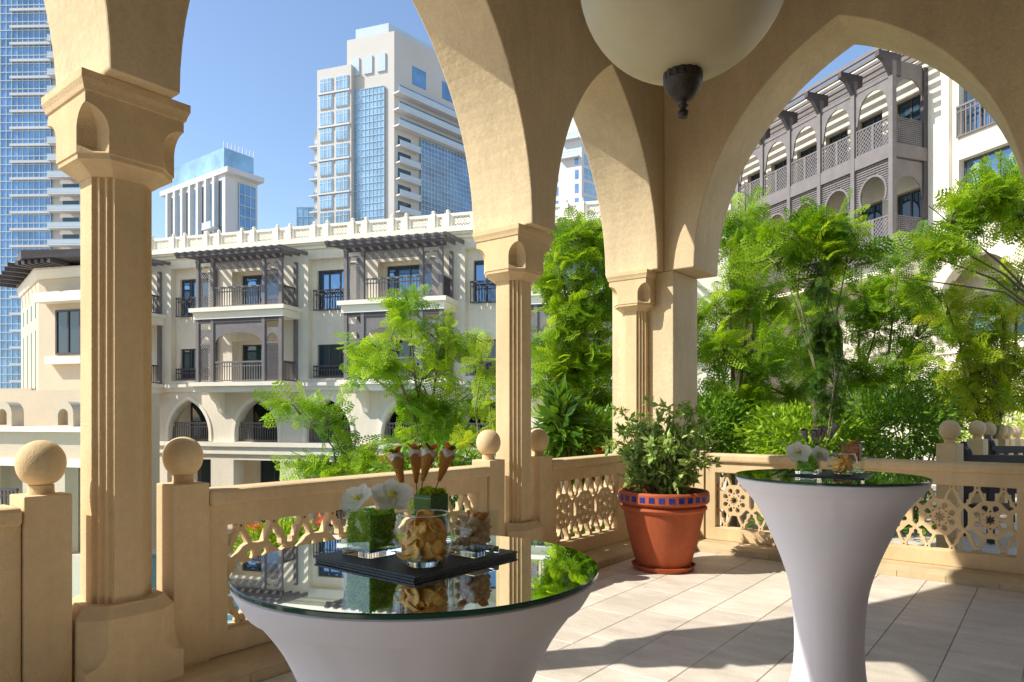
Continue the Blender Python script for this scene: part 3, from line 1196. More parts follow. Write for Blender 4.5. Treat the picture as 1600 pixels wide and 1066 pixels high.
l2, p2 = 1.425, 3.34
cube_vase(l2, p2, Z2, 0.100, 0.105, B2, 'square glass vase of moss under a white orchid, on the table before the wide arch')
moss(l2, p2, Z2, 0.100, 0.072, B2, 'green moss in the square vase beside the dark cones', 1500)
l3, p3 = 1.552, 3.26
round_bowl(l3, p3, Z2, 0.066, 0.100, 'round glass bowl of crackers on the table before the wide arch')
fill_chips(l3, p3, Z2, 0.066, 0.094, 22, 'curled cracker in the bowl on the table before the wide arch', 'crackers in the farther bowl', 1.0)
l4, p4 = 1.675, 3.42
cube_vase(l4, p4, Z2, 0.096, 0.155, B2, 'tall square glass of dark amber preserve behind the cracker bowl')
o = MB().box(-0.038, 0.038, -0.038, 0.038, 0.055, 0.138).build('preserve', M['amber'], None, loc=cw(l4, p4, Z2), rot=(0, 0, B2), bevel=0.006)
tag(o, 'dark amber preserve filling the tall square glass', 'preserve')
for i in range(3):
    o = obj('dried_apricot', me, None, None, cw(l4 - 0.01 + i * 0.018, p4 - 0.01 + 0.01 * i, Z2 + 0.146 + 0.004 * i), (0.4, 0.5 * i, i))
    tag(o, 'dried apricot on the amber preserve', 'dried fruit', 'dried apricots on the preserve')
l5, p5 = 1.475, 3.45
cube_vase(l5, p5, Z2, 0.072, 0.105, B2, 'square glass vase holding the five dark cones')
moss(l5, p5, Z2, 0.072, 0.085, B2, 'pale moss plug in the vase of dark cones', 1200, ((0.2, 0.34, 0.02), (0.42, 0.56, 0.06)))
dk = [((1256, 672), (1261, 691), (1264, 700)), ((1271, 673), (1272, 692), (1270, 702)), ((1279, 668), (1278, 690), (1275, 703)),
      ((1288, 667), (1284, 690), (1279, 705)), ((1307, 664), (1296, 688), (1287, 704))]
names = ('leaning furthest towards the orchid', 'short, second from the orchid', 'upright at the centre', 'just past the centre towards the preserve', 'leaning over the cracker bowl')
for (tp, ti, ft), nm in zip(dk, names):
    cone(pix(*tp, p5), pix(*ti, p5), 0.019, 'dark speckled sesame cone, ' + nm, M['darkcone'], 'dark cones on the table before the wide arch', plain=True, foot=pix(*ft, p5))
orchid(pix(1247, 709, 3.30), cw(-0.2, -1, 0.4), (0, 0, 1), 1.45, 'white orchid bloom hanging over the smaller moss vase')
orchid(pix(1279, 712, 3.30), cw(0.25, -1, 0.6), (0.1, 0.1, 1), 1.2, 'white orchid bloom between the dark cones and the cracker bowl')

# ================================================================== terracotta pot
PX, PY = 6.02, 2.93
t = thing('saucer', 'terracotta saucer under the large pot', 'saucer', (PX, PY, 0.007))
MB().lathe([(0.24, 0.0), (0.275, 0.004), (0.292, 0.038), (0.298, 0.048), (0.286, 0.05), (0.268, 0.022), (0.001, 0.018)], 56).build('dish', M['terracotta'], t, smooth=50)
pot = thing('terracotta_pot', 'large terracotta pot with a rim of small blue tiles in the corner', 'plant pot', (PX, PY, 0.026))
prof = [(0.225, 0.0), (0.238, 0.004), (0.262, 0.06), (0.300, 0.20), (0.338, 0.36), (0.362, 0.47), (0.370, 0.53), (0.392, 0.542), (0.402, 0.556), (0.398, 0.574),
        (0.372, 0.586), (0.372, 0.596), (0.408, 0.606), (0.420, 0.620), (0.420, 0.702), (0.410, 0.716), (0.385, 0.718), (0.372, 0.70), (0.36, 0.60), (0.001, 0.60)]
MB().lathe(prof, 80).build('body', M['terracotta'], pot, smooth=35)
for k in range(30):
    a = 2 * PI * k / 30
    MB().box(-0.026, 0.026, -0.002, 0.003, -0.026, 0.026).build('rim_tile', M['bluetile'], pot, loc=(0.4205 * math.cos(a), 0.4205 * math.sin(a), 0.660), rot=(0, 0, a + PI / 2), bevel=0.002)
o = MB().lathe([(0.363, 0.605), (0.28, 0.632), (0.15, 0.64), (0.001, 0.645)], 40).build('potting_soil', M['soil'], None, loc=(PX, PY, 0.026), smooth=60)
tag(o, 'dark potting soil inside the large terracotta pot', 'soil')

# ------------------------------------------------------------------ hanging bowl lamp
LC = cw((1067 - 800) / FPX * 3.0, 3.0, 0)
RB = 0.448
zc = EYE + (HOR + 44) / FPX * 3.0
lamp = thing('pendant_bowl_lamp', 'large pale alabaster bowl lamp with a dark bronze finial hanging under the ceiling', 'lamp', (LC.x, LC.y, zc))
prof = []
for i in range(25):
    a = -PI / 2 + (PI / 2) * i / 24
    prof.append((max(0.001, RB * math.cos(a)), RB * math.sin(a)))
inner = [(max(0.001, (RB - 0.014) * math.cos(a)), (RB - 0.014) * math.sin(a)) for a in np.linspace(0, -PI / 2, 20)]
MB().lathe(prof + [(RB, 0.03), (RB - 0.014, 0.03)] + inner, 72, cap=False).build('bowl', M['bowl'], lamp, smooth=50)
MB().lathe([(0.080, -0.418), (0.080, -0.468), (0.084, -0.474), (0.084, -0.482), (0.078, -0.49), (0.076, -0.505), (0.066, -0.520), (0.045, -0.545), (0.030, -0.556), (0.018, -0.562),
            (0.016, -0.574), (0.024, -0.580), (0.016, -0.588), (0.012, -0.594), (0.022, -0.604), (0.026, -0.616), (0.020, -0.630), (0.001, -0.636)], 28).build('finial', M['bronze'], lamp, smooth=40)
for k in range(16):
    a = 2 * PI * k / 16
    MB().box(-0.010, 0.010, -0.004, 0.004, -0.026, 0.026).build('finial_leaf', M['bronze'], lamp, loc=(0.079 * math.cos(a), 0.079 * math.sin(a), -0.448), rot=(0, 0, a + PI / 2), bevel=0.003)
MB().lathe([(RB + 0.001, -0.01), (RB + 0.012, -0.005), (RB + 0.012, 0.032), (RB + 0.001, 0.037)], 72).build('rim_band', M['bronze'], lamp, smooth=40)
for k in range(3):
    a = 2 * PI * k / 3 + 0.4
    MB().tube([((RB + 0.005) * math.cos(a), (RB + 0.005) * math.sin(a), 0.03), (0.05 * math.cos(a), 0.05 * math.sin(a), 1.6), (0, 0, TOPZ - zc)], 0.008, 8).build('chain', M['bronze'], lamp)

# ================================================================== the courtyard
struct(MB().box(-3000, 3000, -3000, 3000, -4.6, -4.0).build('ground', M['ground']))
pc_ = cw(-6.5, 19.5)
pool = struct(MB().box(-11, 6, -6.5, 5.0, -3.995, -3.99).build('pool_water', M['water'], None, loc=(pc_.x, pc_.y, 0), rot=(0, 0, ang(.961, -.276))))
pe = MB().plate([(-11.8, -7.3), (6.8, -7.3), (6.8, 5.8), (-11.8, 5.8)], [[(-11, -6.5), (-11, 5), (6, 5), (6, -6.5)]], 0, 0.1)
pe.v = [(a, c, b) for a, b, c in pe.v]
struct(pe.build('pool_edge', M['cream_trim'], None, loc=(pc_.x, pc_.y, -3.99), rot=(0, 0, ang(.961, -.276))))


def rect(x0, x1, z0, z1):
    return [(x0, z0), (x0, z1), (x1, z1), (x1, z0)]


def window(parent, x0, x1, z0, z1, y, glass='win', curtain=None, n=2, frame='timber_dark', room=0.5, fr=0.06):
    """framed window: frame with mullions, panes, a curtain and a dark room behind"""
    mb = MB()
    mb.plate(rect(x0, x1, z0, z1), [rect(x0 + fr, x1 - fr, z0 + fr, z1 - fr)], y, y + 0.08)
    for k in range(1, n):
        xx = x0 + (x1 - x0) * k / n
        mb.box(xx - fr / 2, xx + fr / 2, y + 0.003, y + 0.077, z0 + fr, z1 - fr)
    w = mb.build('window', M[frame], parent)
    MB().box(x0 + fr * .5, x1 - fr * .5, y + 0.035, y + 0.045, z0 + fr * .5, z1 - fr * .5).build('pane', M[glass], w)
    return w


def railing(parent, x0, x1, z0, h, y, step=0.13, w=0.03, mt='timber_dark', top=0.07, name='railing'):
    mb = MB()
    mb.box(x0, x1, y - 0.035, y + 0.035, z0 + h - top, z0 + h)
    mb.box(x0, x1, y - 0.025, y + 0.025, z0 + 0.04, z0 + 0.09)
    n = max(2, int((x1 - x0) / step))
    for i in range(n + 1):
        x = x0 + w / 2 + (x1 - x0 - w) * i / n
        mb.box(x - w / 2, x + w / 2, y - 0.015, y + 0.015, z0 + 0.09, z0 + h - top)
    mb.box(x0 + 0.003, x1 - 0.003, y - 0.022, y + 0.022, z0 + h - top - 0.16, z0 + h - top - 0.12)
    o = mb.build(name, M[mt], parent, fix=False)
    return o


def diag(parent, x0, x1, z0, z1, y, step=0.13, w=0.032, mt='timber', name='lattice_screen', frame=0.05, clip=None):
    """crossed diagonal laths in a frame; the two directions lie one behind the other"""
    mb = MB()
    if frame:
        mb.plate(rect(x0, x1, z0, z1), [rect(x0 + frame, x1 - frame, z0 + frame, z1 - frame)], y - 0.03, y + 0.03)
        x0, x1, z0, z1 = x0 + frame, x1 - frame, z0 + frame, z1 - frame
    W, Hh = x1 - x0, z1 - z0
    for s_, yy in ((1, y - 0.009), (-1, y + 0.009)):
        c = -Hh
        while c < W:
            # line x = c + t (or mirrored), z = t
            t0, t1 = max(0, -c), min(Hh, W - c)
            if t1 - t0 > 0.02:
                a = (c + t0, t0)
                b = (c + t1, t1)
                if s_ < 0:
                    a, b = (W - a[0], a[1]), (W - b[0], b[1])
                mb.bar((x0 + a[0], yy, z0 + a[1]), (x0 + b[0], yy, z0 + b[1]), 0.016, w, up=(0, 1, 0)) if False else \
                    mb.bar((x0 + a[0], yy, z0 + a[1]), (x0 + b[0], yy, z0 + b[1]), w, 0.014, up=(0, 1, 0))
            c += step
    return mb.build(name, M[mt], parent, fix=False)


# ------------------------------------------------------------------ wing across the pool court
A = thing('hotel_wing', 'cream hotel wing across the pool with pergola balconies and a carved roof parapet', 'building', cw(-9.95, 30, 0), ang(.961, -.276))
BAL = [-1.27 + 7.1 * j for j in (-1, 0, 1, 2)]
WIN = [2.28 + 7.1 * j for j in (-1, 0, 1)]
XA0, XA1 = -10.8, 18.5
holes_up, holes_back, holes_arch, holes_low = [], [], [], []
for c in WIN:
    holes_up.append(rect(c - 0.98, c + 1.05, 3.02, 8.12))
    holes_back += [rect(c - 0.72, c + 0.85, 5.95, 7.68), rect(c - 0.72, c + 0.85, 3.15, 4.50)]
for c in BAL:
    holes_up += [rect(c - 1.25, c + 1.15, 5.80, 7.80), rect(c - 1.25, c + 1.15, 2.72, 4.72)]
    holes_back += [rect(c - 1.0, c + 1.05, 5.82, 7.68), rect(c - 1.0, c + 1.05, 2.74, 4.60)]
for c in BAL + WIN:
    holes_arch.append(list(reversed([(c - 1.06, 0.30)] + arch(c, 1.06, 0.55, 0.62, 12) + [(c + 1.06, 0.30)])))
    holes_low.append(rect(c - 1.18, c + 1.18, -3.7, -0.50))
MB().plate(rect(XA0, XA1, 2.5, 8.53), holes_up, 0.0, 0.30).build('wall', M['cream_wall'], A)
MB().plate(rect(XA0, XA1, 2.51, 8.52), holes_back, 0.302, 0.55).build('wall_recess', M['cream_wall'], A)
MB().plate(rect(XA0, XA1, -0.25, 2.497), holes_arch, 0.0, 0.42).build('arcade_storey', M['cream_wall'], A)
MB().plate(rect(XA0, XA1, -4.0, -0.253), holes_low, 0.0, 0.7).build('ground_storey', M['cream_wall'], A)
MB().box(XA0, XA1, 2.2, 12, -4, 8.5).box(XA0, XA1, 0.43, 2.2, 0.0, 0.28).box(XA0, XA1, 0.56, 2.2, 2.46, 2.7).box(XA0, XA1, 0.56, 12, 8.3, 8.6).box(XA0, XA1, 0.72, 2.19, -0.4, -0.26).build('back_wall', M['cream_wall'], A)
MB().box(XA0, XA1, 1.0, 1.2, 2.75, 8.28).build('room', M['dark'], A)  # dark slab in place of shaded rooms behind the windows
MB().plate([(-0.42, 8.72), (-0.42, 8.92), (0.5, 8.92), (0.5, 8.531), (-0.12, 8.531), (-0.14, 8.62), (-0.28, 8.66), (-0.30, 8.72)], y0=XA0, y1=XA1, axis='x').build('cornice', M['cream_trim'], A)
MB().plate([(-0.20, 0.10), (-0.20, 0.29), (0.0, 0.29), (0.0, -0.24), (-0.10, -0.24), (-0.10, 0.05)], y0=XA0, y1=XA1, axis='x').build('string_course', M['cream_trim'], A)
for i, c in enumerate(WIN):
    MB().plate([(-0.17, 2.70), (-0.17, 2.86), (0.29, 2.86), (0.29, 2.52), (-0.06, 2.52), (-0.10, 2.66)], y0=c - 1.42, y1=c + 1.42, axis='x').build('sill_moulding', M['cream_trim'], A)
    for z0, z1, g in ((5.95, 7.68, 'winsky'), (3.15, 4.50, 'win')):
        w = window(A, c - 0.72, c + 0.85, z0, z1, 0.40, g, n=3)
        if g == 'win':
            for q in ((-0.6, -0.2), (0.35, 0.8)):
                MB().box(c + q[0], c + q[1], 0.60, 0.63, z0, z1).build('curtain', M['curtain'], A)
    railing(A, c - 0.80, c + 0.92, 5.90, 0.92, 0.12)
    railing(A, c - 0.80, c + 0.92, 3.04, 0.55, 0.12)
for i, c in enumerate(BAL + WIN):
    o_ = arch(c, 1.24, 0.55, 0.62, 12)
    i_ = arch(c, 1.10, 0.55, 0.62, 12)
    MB().plate([(c - 1.24, 0.31)] + o_ + [(c + 1.24, 0.31), (c + 1.10, 0.31)] + list(reversed(i_)) + [(c - 1.10, 0.31)], (), -0.05, -0.001).build('archivolt', M['cream_trim'], A)
    railing(A, c - 1.05, c + 1.05, 0.30, 0.86, 0.20, mt='timber', step=0.12)
    window(A, c - 1.72, c + 0.75, 0.30, 2.4, 2.10, 'win', n=3)  # dark window stretched sideways to stand for shade inside the arch
    MB().box(c - 0.42, c + 0.0, 2.191, 2.196, 0.3, 2.05).build('curtain', M['curtain'], A)
    window(A, c - 1.3, c + 0.95, -3.6, -0.56, 2.09, 'win', n=3)  # also widened, its dark glass standing for shade in the opening
    MB().box(c + 0.18, c + 0.34, 2.06, 2.085, -3.5, -0.7).build('curtain', M['curtain_w'], A)


def balcony(c):
    y0 = -1.25
    for zt, zb in ((6.03, 5.56), (2.87, 2.46)):
        MB().box(c - 2.36, c + 2.30, y0 - 0.14, -0.001, zt - 0.17, zt).box(c - 2.24, c + 2.18, y0, -0.001, zb, zt - 0.172).build('balcony_slab', M['cream_trim'], A)
    for zf, zt in ((6.032, 8.0), (2.872, 5.555)):
        for x in (-2.08, -1.33, 1.20, 2.02):
            MB().box(c + x - 0.07, c + x + 0.07, y0 + 0.05, y0 + 0.19, zf, zt).build('balcony_post', M['timber'], A)
        MB().box(c + 1.95, c + 2.09, -0.16, -0.02, zf, zt).build('balcony_post', M['timber'], A)
        MB().box(c - 2.15, c - 2.01, -0.16, -0.02, zf, zt).build('balcony_post', M['timber'], A)
        MB().box(c - 2.16, c + 2.10, y0 + 0.04, y0 + 0.20, zt + 0.001, zt + 0.14).build('balcony_beam', M['timber_dark'], A) if zt > 7 else \
            MB().box(c - 2.14, c + 2.08, y0 + 0.06, y0 + 0.18, zt - 0.16, zt - 0.003).build('balcony_beam', M['timber_dark'], A)
        railing(A, c - 1.26, c + 1.13, zf, 0.88, y0 + 0.12, mt='timber', step=0.12)
        top = zt - 0.45 if zt > 7 else zt - 1.05
        for xa, xb in ((-2.01, -1.40), (1.27, 1.95)):
            diag(A, c + xa, c + xb, zf + 0.02, top, y0 + 0.12, 0.11, 0.03)
            # small arched head panel over the screen
            hh = arch((xa + xb) / 2 + c, (xb - xa) / 2 - 0.06, 0.1, top + 0.03, 6)
            zz = min(zt - 0.17, top + 0.62)
            MB().plate([(c + xa, top + 0.002), (c + xa, zz), (c + xb, zz), (c + xb, top + 0.002)],
                       [list(reversed([(q[0], min(q[1], zz - 0.05)) for q in hh]))], y0 + 0.10, y0 + 0.14).build('arched_panel', M['timber'], A)
        # head panel with a shallow arch between the middle posts
        if zt < 7:
            a0 = []
            for k in range(13):
                f = -1 + k / 6
                a0.append((c - 0.065 + f * 1.19, zt - 1.05 + 0.45 * math.sqrt(max(0, 1 - f * f))))
            MB().plate([(c - 1.262, zt - 1.05)] + a0 + [(c + 1.132, zt - 1.05), (c + 1.132, zt - 0.165), (c - 1.262, zt - 0.165)], (), y0 + 0.10, y0 + 0.14).build('head_panel', M['timber'], A)
        else:
            diag(A, c - 1.262, c + 1.132, zt - 0.34, zt, y0 + 0.12, 0.11, 0.03, frame=0.03)
        # side returns
        mb = MB()
        for k in range(9):
            yy = y0 + 0.22 + k * 0.095
            mb.box(c + 2.005, c + 2.035, yy, yy + 0.03, zf + 0.09, zf + 0.80)
        mb.box(c + 1.99, c + 2.05, y0 + 0.191, -0.161, zf + 0.80, zf + 0.87)
        mb.box(c + 1.995, c + 2.045, y0 + 0.191, -0.161, zf + 0.04, zf + 0.089)
        mb.build('side_railing', M['timber_dark'], A, fix=False)
        window(A, c - 1.0, c + 1.05, zf - 0.10, 7.68 if zf > 5 else 4.60, 0.40, 'winsky' if zf > 5 else 'win', n=2)
        if zf < 5:
            for q in ((-0.9, -0.35), (0.4, 1.0)):
                MB().box(c + q[0], c + q[1], 0.60, 0.63, zf, 4.6).build('curtain', M['curtain'], A)
    # pergola
    for k in range(14):
        x = c - 2.45 + k * 4.95 / 13
        MB().plate([(-2.05, 8.16), (-1.95, 8.14), (0.0, 8.30), (0.0, 8.44), (-2.0, 8.30), (-2.1, 8.24)], y0=x - 0.05, y1=x + 0.05, axis='x').build('rafter', M['timber'], A)
    MB().box(c - 2.5, c + 2.55, -1.98, -1.86, 8.06, 8.15).build('pergola_beam', M['timber_dark'], A)
    for x in (-1.75, 1.62):
        MB().plate([(0, 1.55), (-0.16, 1.60), (-0.22, 1.78), (-0.30, 1.95), (-0.62, 2.2), (-0.75, 2.458), (0, 2.458)], y0=c + x - 0.12, y1=c + x + 0.12, axis='x').build('corbel', M['cream_trim'], A)


for c in BAL:
    balcony(c)
# roof parapet
x = -10.4
k = 0
pp = MB().box(-0.10, 0.10, -0.14, 0.13, 0, 0.618).lathe([(0.04, 0.618), (0.04, 0.63), (0.07, 0.66), (0.084, 0.70), (0.07, 0.75), (0.03, 0.778), (0.001, 0.782)], 14).mesh('parapet_post', 50)
pp.materials.append(M['cream_trim'])
while x < XA1 - 2:
    gap = 0.62 if k % 2 else 1.19
    obj('parapet_post', pp, None, A, (x, -0.05, 8.922))
    a, b = x + 0.112, x + gap - 0.112
    MB().plate(rect(a, b, 8.922, 9.53), [rect(a + 0.10, b - 0.10, 9.02, 9.42)], -0.13, 0.03).build('parapet_panel', M['cream_trim'], A)
    n = max(1, round((b - a - 0.2) / 0.29))
    for i in range(n):
        s_ = (b - a - 0.2) / n
        r = obj('rosette', rosette_far, None, A, (a + 0.1 + (i + 0.5) * s_, -0.08, 9.22))
        r.scale = (s_ / CW, 1, 0.40 / CH)
    x += gap
    k += 1

# ------------------------------------------------------------------ left annex with deep eaves
pcn = pix(60, 430, 22.0)
B = thing('eaves_building', 'cream annex with deep dark eaves and slit windows left of the first column', 'building', (pcn.x, pcn.y, 0), ang(.961, -.276))
# local: corner at origin, right face along +x, left face going (-x, +y)
ld_ = (Matrix.Rotation(-ang(.961, -.276), 3, 'Z') @ (cw(-0.66, 0.75) - Vector((0, 0, 0)))).normalized()
foot = [(0, 0), (2.0, 0), (-1.9, 4.3), (ld_.x * 4.2, ld_.y * 4.2)]
mb = MB().loft([[(q[0], q[1], -4.0) for q in foot], [(q[0], q[1], 6.05) for q in foot]])
mb.build('wall', M['ochre_wall'], B)


def grow(pts, d):
    c = Vector((sum(q[0] for q in pts) / 4, sum(q[1] for q in pts) / 4))
    return [(q[0] + (q[0] - c.x) / (Vector(q) - c).length * d, q[1] + (q[1] - c.y) / (Vector(q) - c).length * d) for q in pts]


MB().loft([[(q[0], q[1], 5.75) for q in grow(foot, 0.12)], [(q[0], q[1], 6.0) for q in grow(foot, 0.3)], [(q[0], q[1], 6.06) for q in grow(foot, 0.3)]]).build('cornice', M['cream_trim'], B)
MB().loft([[(q[0], q[1], 6.2) for q in grow(foot, 1.1)], [(q[0], q[1], 6.42) for q in grow(foot, 1.15)]]).build('eaves', M['timber_dark'], B)
MB().loft([[(q[0], q[1], 6.421) for q in grow(foot, 1.1)], [(q[0] * .2 - 0.6, q[1] * .2 + 1.2, 6.9) for q in foot]]).build('roof', M['rooftile'], B)
for k in range(6):
    f = k / 5
    a = Vector((0, 0, 0)).lerp(Vector((ld_.x * 4.2, ld_.y * 4.2, 0)), f)
    nrm = Vector((ld_.y, -ld_.x, 0)) * (1 if Vector((ld_.y, -ld_.x)).dot(Vector((-1, -1))) > 0 else -1)
    MB().bar(a + nrm * 0.15 + Vector((0, 0, 6.12)), a + nrm * 0.8 + Vector((0, 0, 6.12)), 0.12, 0.13).build('eaves_bracket', M['timber_dark'], B)
    MB().bar((0.1 + k * 0.25, -0.15, 6.12), (0.1 + k * 0.25, -0.8, 6.12), 0.12, 0.13).build('eaves_bracket', M['timber_dark'], B)
for k in range(4):
    f = 0.15 + k * 0.23
    a = Vector((ld_.x * 4.2 * f, ld_.y * 4.2 * f, 0))
    for z0, z1 in ((0.6, 4.2), (4.6, 5.1)):
        mb = MB()
        mb.bar(a + nrm * 0.004 + Vector((0, 0, z0)), a + nrm * 0.004 + Vector((0, 0, z1)), 0.22, 0.02, up=nrm)
        mb.build('slit_window', M['win'], B)
window(B, 0.75, 1.75, 3.35, 4.75, -0.06, 'win', n=2)
MB().box(0.55, 1.95, -0.25, -0.001, 3.05, 3.28).build('window_ledge', M['cream_trim'], B)
MB().box(0.3, 2.2, -0.45, -0.001, 4.95, 5.25).build('window_canopy', M['cream_trim'], B)
MB().box(-6.5, -0.9, 0.5, 6, -4, 2.35).build('lower_block', M['ochre_wall'], B)
window(B, -3.4, -1.3, 2.4, 4.1, 2.5, 'win', n=4)
# low pool-side wing with arched merlons
Cq = pix(60, 690, 18.5)
D = thing('poolside_wing', 'low cream poolside wing with small arched merlons on its parapet', 'building', (Cq.x, Cq.y, 0), ang(.961, -.276))
MB().plate(rect(-8, 2.5, -4, 1.02), [rect(-3.4, -0.55, -2.2, 0.10), rect(0.9, 2.1, -2.2, 0.1), rect(-7.2, -4.4, -2.2, .1)], 0, 0.4).build('wall', M['ochre_wall'], D)
MB().box(-8, 0.4, 1.6, 3.0, -4, 2.2).build('back_wall', M['ochre_wall'], D)
MB().box(-8, 1.9, 0.41, 1.59, 0.6, 1.0).build('roof_deck', M['ochre_wall'], D)
MB().box(-8.1, 2.55, -0.18, 0.5, 1.021, 1.16).box(-8.1, 2.55, -0.1, -0.001, 0.1, 0.3).build('cornice', M['cream_trim'], D)
for x in (-3.2, -1.15, 0.95, -5.2):
    out = [(x - 0.34, 1.161)] + [(x + 0.34 * math.cos(a), 1.5 + 0.34 * math.sin(a)) for a in np.linspace(PI, 0, 13)] + [(x + 0.34, 1.161)]
    inn = [(x - 0.17, 1.2)] + [(x + 0.17 * math.cos(a), 1.46 + 0.17 * math.sin(a)) for a in np.linspace(PI, 0, 11)] + [(x + 0.17, 1.2)]
    MB().plate(out, [inn], -0.1, 0.25).box(x - 0.2, x + 0.2, 0.13, 0.2, 1.17, 1.7).build('merlon', M['ochre_wall'], D)
railing(D, -3.3, -0.6, -1.4, 0.9, -0.1)
for x in (-3.3, -0.6, -2.0):
    MB().box(x - 0.12, x + 0.12, 0.42, 0.7, -4, 0.1).build('pillar', M['ochre_wall'], D)

# ------------------------------------------------------------------ right building with timber balconies
C = thing('balcony_building', 'cream building with two storeys of lattice timber balconies beyond the wide arch', 'building', cw(13.16, 24, 0), ang(.342, -.94))
YW = 1.56
NB = 10
holes, wins = [], []
for k in range(NB):
    x = -1.64 * (k + 1) + 0.3
    for z in (10.86, 7.46):
        holes.append(rect(x, x + 1.15, z + 0.02, z + 2.15))
        wins.append((x, x + 1.15, z + 0.02, z + 2.15))
R1 = [(1.22, 3.6, 10.85, 13.2), (1.22, 3.6, 8.3, 10.05)]
for q in R1:
    holes.append(rect(*q))
arc = [(0.4, 3.9)] + arch(1.9, 1.5, 0.35, 5.0, 12) + [(3.4, 3.9)]
holes.append(list(reversed(arc)))
arc2 = [(-6.3, 3.9)] + arch(-5.0, 1.3, 0.35, 4.4, 12) + [(-3.7, 3.9)]
holes.append(list(reversed(arc2)))
MB().plate(rect(-20, 12, -4, 14.6), holes, YW, YW + 0.45).build('wall', M['cream_wall'], C)
MB().box(-20, 12, YW + 1.6, YW + 8, -4, 14.5).build('back_wall', M['cream_wall'], C)
MB().box(-20, 12, YW - 0.35, YW + 8, 14.6, 15.0).build('roof_cornice', M['cream_trim'], C)
for i, q in enumerate(wins):
    window(C, *q, YW + 0.2, 'win', n=2)
for q in R1:
    window(C, *q, YW + 0.25, 'winsky', n=4)
    MB().box(q[0] + 0.2, q[1] - 0.2, YW + 0.5, YW + 0.53, q[2], q[3]).build('curtain', M['curtain'], C)
railing(C, 1.18, 3.64, 10.75, 1.1, YW - 0.06, step=0.16, w=0.045, mt='timber')
window(C, 0.7, 3.4, 4.0, 5.6, YW + 1.4, 'win', n=4)
for q in ((0.75, 1.5), (2.5, 3.3)):
    MB().box(q[0], q[1], YW + 1.36, YW + 1.39, 4.0, 5.5).build('curtain', M['curtain'], C)
window(C, -6.0, -4.0, 4.0, 5.4, YW + 1.4, 'win', n=4)
MB().box(-20, 12, YW + 0.46, YW + 1.59, 3.6, 3.88).build('loggia_floor', M['cream_wall'], C)
MB().box(0.72, 0.98, YW - 0.16, YW - 0.001, 7.4, 14.6).build('pilaster', M['cream_trim'], C)
MB().box(0.4, 3.8, YW - 0.14, YW - 0.001, 3.70, 3.9).box(-20, 12, YW - 0.1, YW - 0.001, 2.7, 2.9).build('string_course', M['cream_trim'], C)
MB().box(0.4, 3.8, YW - 0.2, YW - 0.01, 2.95, 3.05).box(0.4, 3.8, YW - 0.2, YW - 0.01, 3.55, 3.69).build('parapet_rail', M['cream_trim'], C)
for k in range(8):
    r = obj('rosette', rosette_far, None, C, (0.6 + k * 0.43, YW - 0.13, 3.30))
    r.scale = (1.05, 1, 0.84)
XL = -1.64 * NB
for z in (10.4, 7.0):
    MB().box(XL, 0.09, -0.09, 0.09, z, z + 0.46).build('balcony_beam', M['timber'], C)
    MB().box(-0.09, 0.09, 0.092, YW - 0.002, z + 0.003, z + 0.455).build('balcony_beam', M['timber'], C)
    MB().box(XL, -0.092, 0.092, YW - 0.002, z + 0.25, z + 0.42).build('balcony_floor', M['timber'], C)
    MB().box(XL, 0.0, 0.3, YW - 0.003, z - 0.5, z - 0.01).build('balcony_corbel', M['cream_trim'], C) if z < 8 else None
for k in range(NB + 1):
    x = -1.64 * k
    MB().box(x - 0.085, x + 0.085, -0.11, 0.075, 6.9, 13.7).build('balcony_post', M['timber'], C)
    MB().plate([(0.30, 13.2), (-0.12, 13.2), (-0.45, 13.66), (-0.72, 13.76), (-0.72, 13.95), (0.3, 13.95)], y0=x - 0.08, y1=x + 0.08, axis='x').build('roof_bracket', M['timber_dark'], C)
MB().box(-0.08, 0.08, YW - 0.18, YW - 0.004, 6.9, 13.7).build('balcony_post', M['timber_dark'], C)
for k in range(7):
    yy = -0.72 + k * 0.37
    MB().box(XL - 0.5, 0.45, yy, yy + 0.10, 13.955, 14.08).build('pergola_slat', M['timber'], C)
MB().box(XL, 0.05, -0.06, 0.05, 13.2, 13.35).build('head_beam', M['timber'], C)
